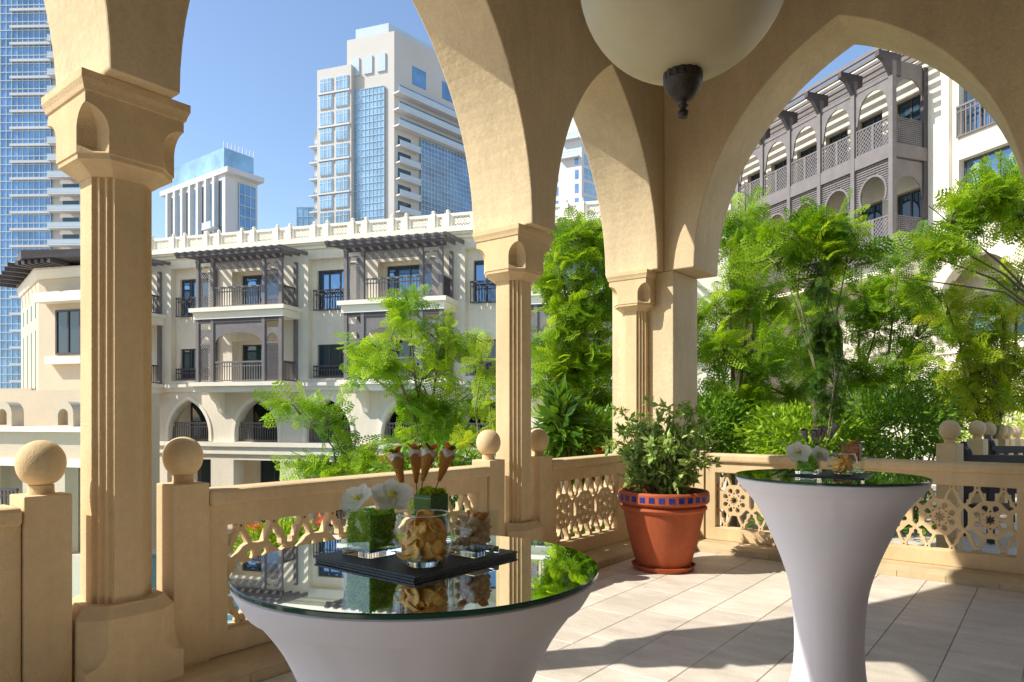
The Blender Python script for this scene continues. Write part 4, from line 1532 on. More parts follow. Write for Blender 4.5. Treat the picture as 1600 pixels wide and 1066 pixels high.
for k in range(NB):
    xa, xb = -1.64 * (k + 1) + 0.087, -1.64 * k - 0.087
    cx, a = (xa + xb) / 2, (xb - xa) / 2
    # upper brackets
    pts = [(cx - a, 13.2), (cx - a, 12.0), (cx - a + 0.06, 12.0)]
    for i in range(9):
        th = PI - PI * i / 8
        pts.append((cx + (a - 0.13) * math.cos(th), 12.35 + 0.68 * math.sin(th)))
    pts += [(cx + a - 0.06, 12.0), (cx + a, 12.0), (cx + a, 13.2)]
    MB().plate(pts, (), -0.03, 0.03).build('cusped_head', M['timber'], C)
    # lower horseshoe screen
    hole = []
    for i in range(17):
        th = -0.55 + (PI + 1.1) * i / 16
        hole.append((cx + (a - 0.2) * math.cos(th) , 9.35 + 0.60 * math.sin(th)))
    ring = [(cx + (a - 0.12) * math.cos(-0.55 + (PI + 1.1) * i / 16), 9.35 + 0.68 * math.sin(-0.55 + (PI + 1.1) * i / 16)) for i in range(17)]
    MB().plate(hole + list(reversed(ring)), (), -0.035, 0.035).build('horseshoe_arch', M['timber'], C)
    mb = MB()
    zz = 8.97
    while zz < 10.38:
        f = (zz - 9.35) / 0.66
        w_ = (a - 0.13) * math.sqrt(max(0, 1 - f * f)) if -0.55 < f < 1 else (0 if f >= 1 else (a - 0.13) * 0.83)
        if w_ <= 0:
            mb.box(cx - a, cx + a, -0.012, 0.012, zz, zz + 0.045)
        else:
            mb.box(cx - a, cx - w_, -0.012, 0.012, zz, zz + 0.045).box(cx + w_, cx + a, -0.012, 0.012, zz, zz + 0.045)
        zz += 0.085
    for i in range(9):
        x = cx - a + 0.08 + i * (2 * a - 0.16) / 8
        f = (x - cx) / (a - 0.13)
        z0 = 9.35 + 0.66 * math.sqrt(max(0, 1 - f * f)) if abs(f) < 0.95 else 8.97
        mb.box(x - 0.018, x + 0.018, 0.014, 0.03, z0, 10.39)
    stuff(mb.build('lattice_screen', M['timber'], C, fix=False))
    for z in (10.86, 7.46):
        m2 = cx
        diag(C, xa, m2, z + 0.02, z + 0.98, 0.0, 0.15, 0.04)
        diag(C, m2 + 0.002, xb, z + 0.02, z + 0.98, 0.0, 0.15, 0.04)
# return side screens
side = Matrix.Rotation(PI / 2, 4, 'Z')
for z in (10.86, 7.46):
    mb = MB(side)
    for k in range(14):
        yy = 0.12 + k * 0.1
        mb.bar((yy, 0.01, z + 0.05), (yy + 0.0, 0.01, z + 0.95), 0.02, 0.035)
        mb.bar((0.1, -0.012, z + 0.05 + k * 0.068), (YW - 0.2, -0.012, z + 0.05 + k * 0.068), 0.02, 0.03)
    mb.build('side_screen', M['timber'], C, fix=False)
    hz = [(0.10, z + 1.6), (0.10, z + 2.85 if z > 9 else z + 2.9), (YW - 0.2, z + 2.85 if z > 9 else z + 2.9), (YW - 0.2, z + 1.6)]
    pts = [(0.10, z + 2.3)]
    for i in range(11):
        th = PI - PI * i / 10
        pts.append((0.10 + (YW - 0.3) / 2 * (1 + math.cos(th)), z + 1.7 + 0.65 * math.sin(th)))
    pts += [(YW - 0.2, z + 2.9), (0.10, z + 2.9)]
    mb = MB().plate(pts[1:], (), -0.02, 0.02, axis='x')
    mb.build('side_head', M['timber'], C)

# ================================================================== city towers
def tower_face(T, xf, w, z0, z1, glass, nx, nz, wall='tower_white', mull=0.12, slab=0.35):
    """glass sheet with mullions and floor bands on a face whose local x runs 0..w, outward -y"""
    g = MB(xf).box(0, w, 0.0, 0.3, z0, z1).build('curtain_glass', M[glass], T)
    mb = MB(xf)
    for i in range(nx + 1):
        x = w * i / nx
        mb.box(x - mull / 2, x + mull / 2, -0.12, -0.002, z0, z1)
    for j in range(nz + 1):
        z = z0 + (z1 - z0) * j / nz
        mb.box(-mull / 2, w + mull / 2, -0.16, -0.004, z - mull * 0.6, z + mull * 0.6)
    stuff(mb.build('mullions', M[wall], T, fix=False))


def cam_xf(lat, p, dl, dp):
    """world matrix: origin at plan (lat, p), x along camera-plan direction (dl, dp)"""
    return Matrix.Translation(cw(lat, p, 0)) @ Matrix.Rotation(ang(dl, dp), 4, 'Z')


def balcony_stack(T, xf, x0, x1, zs, depth=1.4, slab='tower_white'):
    for z in zs:
        s_ = MB(xf).box(x0, x1, -depth, 0.0, z - 0.2, z + 0.1).build('balcony', M[slab], T)
        MB(xf).box(x0 + 0.1, x1 - 0.1, -depth + 0.02, -depth + 0.08, z + 0.15, z + 1.05).box(x0, x1, -depth, -depth + 0.12, z + 1.051, z + 1.13).build('balustrade', M['rail_glass'], s_)


# tall glass tower at the left edge
T = thing('glass_tower', 'very tall blue glass tower with white balcony edges beside the first column', 'tower')
xf = cam_xf(-125, 149, 0.999, -0.03)
tower_face(T, xf, 26.6, -4, 125, 'tower_glass_b', 22, 72, 'rail_glass', 0.14)
for k in range(36):
    z = -2 + k * 3.6
    MB(xf).box(18, 26.8, -0.6, -0.2, z - 0.25, z + 0.25).build('floor_band', M['tower_white'], T)
MB(xf).box(-2, 39, 0.31, 5, -4, 126).build('core', M['tower_beige'], T)
balcony_stack(T, xf, 26.9, 39, [-2 + k * 3.6 for k in range(36)], 1.8)
for k in range(35):
    z = -2 + k * 3.6
    MB(xf).box(29.0, 32.5, 0.24, 0.3, z + 0.1, z + 2.6).build('window', M['win'], T)
    MB(xf).box(34.0, 38.0, 0.24, 0.3, z + 0.1, z + 2.6).build('window', M['tower_glass_b'], T)

# main tower
T = thing('residential_tower', 'pale residential tower with blue glass bays and corner balconies rising behind the hotel roof', 'tower')
l0, p0 = -25.1, 148
wl = 18.0
xl = cam_xf(l0 - .9455 * wl, p0 + .3256 * wl, .9455, -.3256)      # left face, x runs towards the corner
xr = cam_xf(l0, p0, .653, .757)                                  # right face, x runs away from the corner
zt = 83.5
c1 = cw(l0 - .9455 * wl, p0 + .3256 * wl)
c2 = cw(l0, p0)
c3 = cw(l0 + .653 * 42, p0 + .757 * 42)
c4 = c1 + (c3 - c2)
MB().loft([[(q.x, q.y, -4) for q in (c1, c2, c3, c4)], [(q.x, q.y, zt - 11) for q in (c1, c2, c3, c4)]]).build('core', M['tower_beige'], T)
d1, d2 = cw(l0 - .9455 * 11.6, p0 + .3256 * 11.6), cw(l0 + .653 * 22, p0 + .757 * 22)
d3 = d1 + (d2 - c2)
MB().loft([[(q.x, q.y, zt - 10.999) for q in (d1, c2, d2, d3)], [(q.x, q.y, zt) for q in (d1, c2, d2, d3)]]).build('crown', M['tower_beige'], T)
e1 = c2.lerp(d1, 0.9) + (d3 - d1) * 0.05
e2, e3 = c2.lerp(d1, 0.2) + (d3 - d1) * 0.05, c2.lerp(d1, 0.2) + (d3 - d1) * 0.7
e4 = e1 + (e3 - e2)
MB().loft([[(q.x, q.y, zt + 0.001) for q in (e1, e2, e3, e4)], [(q.x, q.y, zt + 2.6) for q in (e1, e2, e3, e4)]]).build('roof_screen', M['rail_glass'], T)
MB(xl).box(-0.2, 8.4, -1.5, -0.002, -4, zt - 6.2).build('window_bay', M['tower_beige'], T)
xw = cam_xf(l0 - .9455 * 10.2, p0 + .3256 * 10.2, .9455, -.3256)
xw = xw @ Matrix.Translation((0.6, -0.35, 0))
tower_face(T, xw, 7.4, -4, zt - 11.5, 'tower_glass', 8, 52, 'rail_glass', 0.08)
for k in range(3):
    MB(xl).box(7.6 + k * 3.2, 9.6 + k * 3.2, -0.30, -0.001, zt - 8.2, zt - 4.4).build('carved_window', M['rail_glass'], T)
for j in range(20):
    z = zt - 11.4 - j * 3.65
    for x in (0.6, 4.6):
        w = MB(xl).box(x, x + 3.2, -1.72, -1.505, z, z + 3.0).build('window', M['tower_white'], T)
        MB(xl).box(x + 0.15, x + 3.05, -1.80, -1.722, z + 0.15, z + 2.85).build('pane', M['tower_glass'], w)
        MB(xl).box(x + 1.0, x + 1.12, -1.86, -1.802, z + 0.1, z + 2.9).box(x + 2.1, x + 2.22, -1.86, -1.802, z + 0.1, z + 2.9).box(x + 0.1, x + 3.1, -1.855, -1.803, z + 1.9, z + 2.02).build('glazing_bar', M['tower_white'], w)
    if j % 2 == 0:
        MB(xl).box(0.2, 8.2, -1.95, -1.506, z - 0.5, z - 0.15).build('floor_band', M['tower_white'], T)
xg = xr @ Matrix.Translation((7.2, -0.4, 0))
tower_face(T, xg, 22, -4, zt - 21, 'tower_glass_b', 22, 60, 'rail_glass', 0.10)
balcony_stack(T, xr, 0.3, 6.3, [zt - 24.5 - 3.5 * k for k in range(17)], 1.5)
for k in range(18):
    z = zt - 21 - 3.5 * k
    MB(xr).box(1.0, 4.6, -0.05, -0.001, z - 3.3, z - 0.9).build('window', M['win'], T)
for z, xe in ((zt - 20.5, 30), (zt - 17.0, 26), (zt - 13.5, 26)):
    balcony_stack(T, xr, -0.4, xe, [z], 2.0)
    MB(xr).box(1.5, xe - 1, -0.05, -0.001, z + 0.3, z + 2.6).build('window', M['tower_glass_b'], T)
for x in (5, 14):
    MB(xr).box(x, x + 4, -0.06, -0.001, zt - 9.5, zt - 5.5).build('window', M['tower_glass_b'], T)
# left flank balconies
balcony_stack(T, xl, -3.4, -0.25, [zt - 22 - 3.65 * k for k in range(16)], -1.5)
MB(xl).box(-3.2, -0.21, 1.7, 6, -4, zt - 18).build('flank', M['tower_white'], T)

# office block with a glass attic
T = thing('office_block', 'white office block with a glass attic storey under a flat projecting roof', 'tower')
l0, p0 = -53.7, 130
wl = 21.9
xl = cam_xf(l0 - .803 * wl, p0 + .596 * wl, .803, -.596)
xr = cam_xf(l0, p0, .56, .83)
c1, c2, c3 = cw(l0 - .803 * wl, p0 + .596 * wl), cw(l0, p0), cw(l0 + .56 * 7, p0 + .83 * 7)
c4 = c1 + (c3 - c2)
zr = 47.8
MB().loft([[(q.x, q.y, -4) for q in (c1, c2, c3, c4)], [(q.x, q.y, zr - 1.0) for q in (c1, c2, c3, c4)]]).build('core', M['tower_white'], T)
cc = (c1 + c2 + c3 + c4) / 4
ex = [q + (q - cc).normalized() * 1.6 for q in (c1, c2, c3, c4)]
MB().loft([[(q.x, q.y, zr - 0.999) for q in ex], [(q.x, q.y, zr) for q in ex]]).build('roof_slab', M['tower_white'], T)
ix = [q + (q - cc).normalized() * -0.9 for q in (c1, c2, c3, c4)]
MB().loft([[(q.x, q.y, zr + 0.001) for q in ix], [(q.x, q.y, zr + 4.2) for q in ix]]).build('attic', M['tower_glass'], T)
for k in range(9):
    q = ix[1].lerp(ix[2], k / 8)
    MB().box(q.x - .06, q.x + .06, q.y - .06, q.y + .06, zr + 4.2, zr + 5.4).build('roof_mast', M['tower_white'], T)
for k in range(7):
    x = 1.2 + k * 2.9
    MB(xl).box(x + 1.1, x + 2.2, -0.05, -0.001, zr - 12.2, zr - 2.0).build('window', M['tower_glass_b'] if k % 2 else M['win'], T)
    MB(xl).box(x, x + 0.7, -0.7, -0.002, zr - 12.5, zr - 1.001).build('fin', M['tower_white'], T)
MB(xl).box(-0.5, wl + 0.4, -0.9, -0.003, zr - 14.0, zr - 12.6).build('terrace_slab', M['tower_white'], T)
tower_face(T, xl @ Matrix.Translation((0.5, -0.3, 0)), wl - 3, -4, zr - 14.2, 'tower_glass', 10, 16, 'tower_white', 0.35)
balcony_stack(T, xl, 4.0, 8.0, [zr - 18 - 3.2 * k for k in range(5)], 1.6)
balcony_stack(T, xl, 11.0, 15.0, [zr - 16.5 - 3.2 * k for k in range(5)], 1.6)
balcony_stack(T, xl, 16.8, 20.0, [zr - 11], 1.8)
tower_face(T, xr @ Matrix.Translation((2.8, -0.2, 0)), 3.6, -4, zr - 2, 'tower_glass_b', 3, 24, 'rail_glass', 0.1)
balcony_stack(T, xr, 0.2, 2.6, [zr - 14 - 3.2 * k for k in range(6)], 0.8)
w1 = cam_xf(l0 + .56 * 7 + 0.3, p0 + .83 * 7 + 1, .9, .43)
MB(w1).box(0, 4.6, 0, 8, -4, zr - 12).build('side_wing', M['tower_glass_b'], T)
MB(w1).box(-0.5, 6.2, -1.2, 8.5, zr - 11.999, zr - 11.2).build('wing_roof', M['tower_white'], T)

# white tower between the inner columns
T = thing('white_tower', 'white tower with square windows seen through the narrow pointed arch', 'tower')
l0, p0 = (909 - 800) / FPX * 150, 150
xl = cam_xf(l0 - .9 * 10, p0 + .43 * 10, .9, -.43)
xr = cam_xf(l0, p0, .78, .62)
c1, c2, c3 = cw(l0 - 9, p0 + 4.3), cw(l0, p0), cw(l0 + .78 * 16, p0 + .62 * 16)
c4 = c1 + (c3 - c2)
MB().loft([[(q.x, q.y, -4) for q in (c1, c2, c3, c4)], [(q.x, q.y, 62) for q in (c1, c2, c3, c4)]]).build('core', M['tower_white'], T)
e = [q + ((c1 + c2 + c3 + c4) / 4 - q) * 0.25 for q in (c1, c2, c3, c4)]
MB().loft([[(q.x, q.y, 62.01) for q in e], [(q.x, q.y, 70) for q in e]]).build('crown', M['tower_white'], T)
balcony_stack(T, xl, 5.0, 9.6, [57.5, 61.5], 1.2)
for j in range(19):
    z = 1 + j * 3.05
    for x, ww in ((3.0, 1.5), (8.4, 0.8)):
        MB(xl).box(x, x + ww, -0.06, -0.001, z, z + 1.9).build('window', M['tower_glass_b'], T)
    for k in range(3):
        w = MB(xr).box(0.8 + k * 4.6, 4.4 + k * 4.6, -0.05, -0.001, z, z + 2.3).build('window', M['tower_glass'], T)
        MB(xr).box(1.9 + k * 4.6, 2.05 + k * 4.6, -0.12, -0.051, z, z + 2.3).box(3.1 + k * 4.6, 3.25 + k * 4.6, -0.12, -0.051, z, z + 2.3).box(0.8 + k * 4.6, 4.4 + k * 4.6, -0.115, -0.052, z + 0.7, z + 0.85).build('glazing_bar', M['tower_white'], w)
# far blue-glass block peeping over the parapet
T = thing('far_glass_block', 'distant pale blue glass block just over the roof parapet', 'tower')
xf = cam_xf(-62, 200, 1, 0)
MB(xf).box(0.2, 9.4, 0.31, 20, -4, 61).build('core', M['tower_white'], T)
tower_face(T, xf, 9.6, -4, 61.5, 'tower_glass', 6, 24, 'rail_glass', 0.12)

# ================================================================== foliage
def frond_template(pairs, leaflets):
    """bipinnate frond along +x, length 1, arching down; returns (V, F)"""
    V, F = [], []
    for i in range(pairs):
        f = (i + 0.8) / pairs
        x = 0.10 + 0.90 * f
        base = Vector((x, 0, -0.22 * x * x))
        pl = 0.36 * math.sin(PI * min(0.97, 0.12 + 0.80 * f)) ** 0.7
        for s_ in (-1, 1):
            d = Vector((0.55, s_ * 0.83, -0.18 - 0.1 * (i % 2))).normalized()
            side = d.cross(Vector((0, 0, 1))).normalized()
            if leaflets == 0:
                n = len(V)
                w = 0.042
                V += [base, base + d * pl * .5 + side * w, base + d * pl + Vector((0, 0, -.10 * pl)), base + d * pl * .5 - side * w]
                F.append((n, n + 1, n + 2, n + 3))
                continue
            for k in range(leaflets):
                g = (k + 0.6) / leaflets
                c = base + d * (pl * g) + Vector((0, 0, -0.12 * pl * g * g))
                ll = 0.125 * (1 - 0.35 * g)
                for t_ in (-1, 1):
                    e = (d * 0.45 + side * t_ * 0.9 + Vector((0, 0, 0.12))).normalized()
                    q = d * 0.040
                    n = len(V)
                    V += [c - q * .3, c + e * ll * .55 - q, c + e * ll, c + e * ll * .5 + q]
                    F.append((n, n + 1, n + 2, n + 3))
    return np.array([tuple(v) for v in V]), np.array(F)


FR_HI = frond_template(7, 3)
FR_MID = frond_template(8, 3)
FR_LO = frond_template(10, 0)


def leaf_template():
    V = np.array([(0, 0, 0), (0.45, 0.16, 0.03), (1, 0, -0.10), (0.45, -0.16, 0.03)])
    return V, np.array([(0, 1, 2, 3)])


LEAF = leaf_template()


def scatter(tmpl, P, D, S, roll=0.5, C=None, mat_=None, name='crown'):
    """stamp the template at points P, +x along D, scaled S"""
    V0, F0 = tmpl
    n = len(P)
    D = D / np.linalg.norm(D, axis=1)[:, None]
    up = np.tile(np.array([0.0, 0.0, 1.0]), (n, 1)) + rng.normal(0, roll, (n, 3))
    Y = np.cross(up, D); Y /= np.linalg.norm(Y, axis=1)[:, None]
    Z = np.cross(D, Y)
    V = P[:, None, :] + S[:, None, None] * (V0[None, :, 0:1] * D[:, None, :] + V0[None, :, 1:2] * Y[:, None, :] + V0[None, :, 2:3] * Z[:, None, :])
    F = (F0[None] + (np.arange(n) * len(V0))[:, None, None]).reshape(-1, F0.shape[1])
    CC = np.repeat(C, len(F0), axis=0) * rng.uniform(0.85, 1.15, (n * len(F0), 1))
    return fast_mesh(name, V.reshape(-1, 3), F, CC, mat_)


GREENS = dict(fresh=((0.15, 0.31, 0.014), (0.40, 0.56, 0.034)), mid=((0.08, 0.20, 0.016), (0.24, 0.41, 0.028)),
              yellow=((0.24, 0.38, 0.02), (0.50, 0.58, 0.045)), dark=((0.045, 0.125, 0.016), (0.15, 0.30, 0.024)), drape=((0.04, 0.10, 0.014), (0.10, 0.20, 0.02)))


def tree(name, label, base_u, p, blobs, green='fresh', tmpl=FR_HI, size=(0.36, 0.58), group='feathery trees beyond the balustrades', trunk_r=0.10, droop=0.15, flower=0, leafm='leaf', fork_at=(0.8, 0.74), dens=1.1):
    """blobs: (u, v, dp, ru, rv, fronds) crown clumps given as photo ellipses at distance p + dp"""
    b = cw((base_u - 800) / FPX * p, p, -4.0)
    t = thing(name, label, 'tree', b, 0, group)
    inv = -b
    mbt, mbl = MB(), MB()
    cs = [(pix(u, v, p + dp) + inv, ru * p / FPX, rv * p / FPX, int(n * dens)) for u, v, dp, ru, rv, n in blobs]
    top = sum((c[0] for c in cs), Vector()) / len(cs)
    fork = Vector((top.x * fork_at[0], top.y * fork_at[0], top.z * fork_at[1]))
    pts = [Vector((0, 0, 0)).lerp(fork, f) + Vector((0.08 * math.sin(5 * f), 0.06 * math.sin(7 * f + 1), 0)) for f in (0, .2, .4, .6, .8, 1)]
    mbt.tube(pts, [trunk_r * (1.15 - 0.55 * f) for f in (0, .2, .4, .6, .8, 1)], 10)
    mbt.build('trunk', M['bark'], t, smooth=60)
    Ps, Ds, Ss, Cs = [], [], [], []
    lo, hi = np.array(GREENS[green][0]), np.array(GREENS[green][1])
    for c, rx, rz, n in cs:
        mid = fork.lerp(c, 0.5) + Vector((random.uniform(-.2, .2), random.uniform(-.2, .2), 0.25))
        path = [fork, mid, c, c + (c - mid) * 0.35]
        mbl.tube(path, [trunk_r * .36, trunk_r * .22, trunk_r * .12, 0.006], 6)
        k = max(3, n // 16)
        ca = np.array(c)
        for j in range(k):      # twigs, each carrying a spray of fronds
            d = rng.normal(size=3); d /= np.linalg.norm(d)
            tip = ca + d * np.array([rx, rx, rz]) * rng.uniform(0.35, 1.15)
            st = ca + (tip - ca) * 0.12 + np.array([0, 0, -0.1])
            mbl.tube([st, (st + tip) / 2 + np.array([0, 0, 0.05]), tip], [0.02, 0.013, 0.006], 5)
            m = n // k
            f = rng.uniform(0.25, 1.0, m)[:, None]
            P = st + (tip - st) * f + rng.normal(0, 0.05, (m, 3))
            D = rng.normal(0, 0.75, (m, 3)) + (tip - st) / (np.linalg.norm(tip - st) + .01) * 0.9
            D[:, 2] = D[:, 2] * 0.8 - droop - 0.1
            Ps.append(P); Ds.append(D)
            Ss.append(rng.uniform(size[0], size[1], m) * rng.choice([0.55, 0.72, 0.9], m))
            tone = np.clip(rng.normal(0.5, 0.30) + rng.normal(0, 0.2, (m, 1)), 0, 1.15)
            Cs.append(lo * (1 - tone) + hi * tone)
    me = scatter(tmpl, np.concatenate(Ps), np.concatenate(Ds), np.concatenate(Ss), 0.7, np.concatenate(Cs), M[leafm])
    mbl.build('limbs', M['bark_g'], t, smooth=60)
    obj('crown', me, None, t)
    if flower:
        allP = np.concatenate(Ps)
        idx = rng.choice(len(allP), flower)
        q = np.repeat(allP[idx], 14, axis=0) + rng.normal(0, 0.045, (flower * 14, 3))
        me = scatter(LEAF, q, rng.normal(size=(len(q), 3)), rng.uniform(0.03, 0.06, len(q)), 1.0, np.tile(np.array([[0.62, 0.36, 0.02]]), (len(q), 1)), M['petal_o'], 'blossom')
        obj('blossom', me, None, t)
    return t


tree('feathery_tree', 'fresh green feathery tree before the hotel wing balconies', 735, 14.5,
     [(640, 480, 0, 40, 30, 70), (690, 530, 0, 60, 40, 130), (605, 545, -.5, 62, 34, 130), (660, 590, 0, 60, 40, 120), (715, 620, 0, 55, 50, 130),
      (690, 670, 0, 70, 34, 110), (560, 575, .4, 40, 20, 50), (640, 690, .5, 70, 26, 90)], 'fresh', FR_HI, (0.4, 0.65), trunk_r=0.12)
tree('feathery_tree', 'low feathery tree spreading a single branch before the hotel arches', 600, 13.0,
     [(470, 640, 0, 38, 18, 46), (510, 655, 0, 34, 20, 44), (470, 712, 0, 42, 14, 44), (540, 700, 0, 46, 24, 70), (590, 708, 0, 50, 26, 80), (560, 735, 0, 70, 20, 80)],
     'fresh', FR_HI, (0.45, 0.7), trunk_r=0.07, dens=0.75)
tree('feathery_tree', 'yellowing feathery tree at the edge of the second column', 790, 12.5,
     [(755, 565, 0, 22, 24, 36), (765, 640, 0, 22, 40, 46), (745, 690, 0, 36, 24, 46)], 'yellow', FR_HI, (0.4, 0.6), trunk_r=0.06)
tree('feathery_tree', 'tall feathery tree with yellow blossom between the two inner columns', 905, 11.5,
     [(905, 372, 0, 42, 24, 110), (935, 410, 0, 32, 36, 100), (875, 420, 0, 34, 34, 100), (915, 470, 0, 44, 34, 120), (870, 500, 0, 34, 40, 110), (935, 540, 0, 36, 40, 100),
      (895, 560, 0, 44, 40, 120), (860, 600, 0, 30, 40, 80), (925, 620, .3, 40, 36, 110), (885, 660, 0, 50, 34, 110), (945, 470, .6, 30, 40, 70)], 'fresh', FR_HI, (0.36, 0.56), flower=3, dens=1.25)
tree('feathery_tree', 'feathery tree leaning into the wide arch beside the corner pier', 1130, 12.0,
     [(1165, 335, 0, 42, 30, 110), (1140, 385, 0, 30, 26, 70), (1120, 470, .3, 34, 40, 80), (1180, 470, 0, 48, 36, 120), (1135, 545, 0, 46, 40, 120), (1190, 560, 0, 50, 40, 120),
      (1120, 630, 0, 44, 44, 120), (1190, 640, 0, 56, 36, 120)], 'fresh', FR_HI, (0.36, 0.58))
tree('feathery_tree', 'slender feathery tree with dark hanging foliage down its stem', 1290, 10.0,
     [(1320, 345, 0, 46, 30, 110), (1255, 370, 0, 48, 24, 90), (1215, 400, 0, 34, 22, 50), (1325, 400, 0, 26, 26, 50)], 'fresh', FR_HI, (0.38, 0.6), trunk_r=0.05)
tree('hanging_foliage_tree', 'dark narrow tree hanging straight down before the lattice balconies', 1288, 9.8,
     [(1288, 430, 0, 17, 34, 80), (1288, 500, 0, 19, 40, 100), (1290, 570, 0, 17, 40, 90), (1292, 630, 0, 18, 34, 70)], 'drape', FR_HI, (0.2, 0.32), trunk_r=0.05, droop=0.8, dens=1.3)
tree('feathery_tree', 'feathery tree arching over the white wall at the side of the wide arch', 1720, 10.5,
     [(1580, 300, 0, 46, 24, 100), (1525, 310, 0, 46, 26, 110), (1480, 345, 0, 40, 24, 80), (1600, 325, 0, 30, 24, 60), (1440, 395, 0, 30, 26, 56), (1490, 385, 0, 36, 22, 60), (1455, 440, 0, 20, 34, 44)], 'fresh', FR_HI, (0.36, 0.55), trunk_r=0.08, fork_at=(0.2, 0.8))
tree('feathery_tree', 'broad fresh green tree in the middle of the wide arch', 1390, 12.5,
     [(1345, 450, 0, 40, 30, 90), (1400, 450, 0, 44, 34, 110), (1370, 510, 0, 46, 36, 120), (1430, 520, 0, 44, 40, 110), (1345, 580, 0, 50, 36, 120), (1420, 590, 0, 54, 36, 130),
      (1250, 540, .4, 44, 36, 110), (1240, 610, 0, 60, 34, 120), (1480, 600, 0, 44, 36, 100), (1240, 480, .6, 34, 30, 60)], 'fresh', FR_HI, (0.36, 0.58))
tree('feathery_tree', 'yellow green tree under the arched window of the right building', 1565, 11.0,
     [(1570, 520, 0, 34, 30, 80), (1540, 570, 0, 40, 34, 100), (1590, 580, 0, 34, 40, 90), (1500, 540, 0, 28, 30, 50), (1555, 620, 0, 50, 26, 90), (1480, 480, 0, 20, 26, 30), (1590, 450, 0, 20, 40, 40)], 'yellow', FR_HI, (0.36, 0.6), flower=5)


def shrub(name, label, u, v, p, ru, rv, n, green, size, group='shrubs beyond the balustrades', flowers=None, zb=-4.0):
    c = pix(u, v, p)
    t = thing(name, label, 'shrub', (c.x, c.y, zb), 0, group)
    rx, rz = ru * p / FPX, rv * p / FPX
    h = c.z - zb
    mb = MB()
    for k in range(7):
        a = k * 0.9
        mb.tube([(0.1 * math.cos(a), 0.1 * math.sin(a), 0), (0.2 * rx * math.cos(a), 0.2 * rx * math.sin(a), h * 0.6), (0.6 * rx * math.cos(a), 0.6 * rx * math.sin(a), h + rz * .3)], [0.035, 0.025, 0.008], 6)
    mb.build('stems', M['bark'], t, smooth=60)
    d = rng.normal(size=(n, 3)); d /= np.linalg.norm(d, axis=1)[:, None]
    rr = rng.uniform(0.15, 1, (n, 1)) ** 0.45
    lump = 1 + 0.22 * np.sin(d[:, 0:1] * 7 + u) * np.cos(d[:, 2:3] * 6 + v)
    P = d * rr * lump * np.array([rx, rx * 0.8, rz]) + np.array([0, 0, h])
    D = d + rng.normal(0, 0.6, (n, 3)); D[:, 2] += 0.2
    lo, hi = np.array(GREENS[green][0]), np.array(GREENS[green][1])
    tone = np.clip(rng.normal(0.45, 0.28, (n, 1)), 0, 1)
    me = scatter(LEAF, P, D, rng.uniform(size[0], size[1], n), 0.7, lo * (1 - tone) + hi * tone, M['leaf_b'])
    obj('foliage', me, None, t)
    if flowers:
        for (fu, fv, k) in flowers:
            q = np.array(pix(fu, fv, p - rx * 0.6)) - np.array(t.location)
            P = q + rng.normal(0, 0.05, (k, 3)) * np.array([1.2, 1.2, .6])
            me = scatter(LEAF, P, rng.normal(size=(k, 3)), rng.uniform(0.03, 0.06, k), 1.0, np.tile(np.array([[0.75, 0.13, 0.015]]), (k, 1)) * rng.uniform(.7, 1.2, (k, 1)), M['petal_o'], 'blossom')
            obj('blossom', me, None, t)
    return t


shrub('garden_shrub', 'dense shrub with orange flowers behind the long carved balustrade', 672, 735, 8.5, 88, 36, 3600, 'mid', (0.06, 0.13), flowers=[(610, 715, 60), (655, 712, 50), (690, 725, 30), (590, 745, 40)])
shrub('garden_shrub', 'leafy shrub with orange blooms glimpsed through the long carved panel', 440, 850, 7.0, 70, 34, 2600, 'fresh', (0.05, 0.11), flowers=[(400, 822, 70), (505, 812, 60)])
shrub('garden_shrub', 'shrub with one orange flower head behind the short carved balustrade', 905, 690, 9.0, 75, 55, 5200, 'mid', (0.06, 0.14), flowers=[(937, 706, 160), (925, 748, 40)])
shrub('garden_shrub', 'large leaved dark shrub close behind the second column', 880, 665, 8.6, 24, 44, 300, 'dark', (0.20, 0.34))
shrub('garden_shrub', 'dense shrub behind the corner pier and the potted plant', 1110, 680, 11.2, 70, 60, 5200, 'mid', (0.07, 0.15))
shrub('garden_shrub', 'dense green shrub behind the dark cones', 1250, 690, 10.6, 110, 56, 6200, 'fresh', (0.07, 0.15))
shrub('garden_shrub', 'dense shaded shrub in the middle of the wide arch over the balustrade', 1400, 665, 10.8, 110, 60, 5600, 'mid', (0.07, 0.15))
shrub('garden_shrub', 'yellow green shrub behind the row of distant stone balls', 1540, 660, 16.5, 130, 62, 6800, 'yellow', (0.07, 0.15))
shrub('garden_shrub', 'low shrub glimpsed under the wide balustrade', 1330, 800, 9.4, 160, 60, 5200, 'mid', (0.07, 0.14))
shrub('garden_shrub', 'dense green shrub low between the inner columns', 930, 790, 9.4, 130, 60, 5200, 'mid', (0.07, 0.14))
shrub('garden_shrub', 'green shrub at the pool edge below the long balustrade', 720, 790, 9.5, 110, 50, 4200, 'mid', (0.07, 0.14))

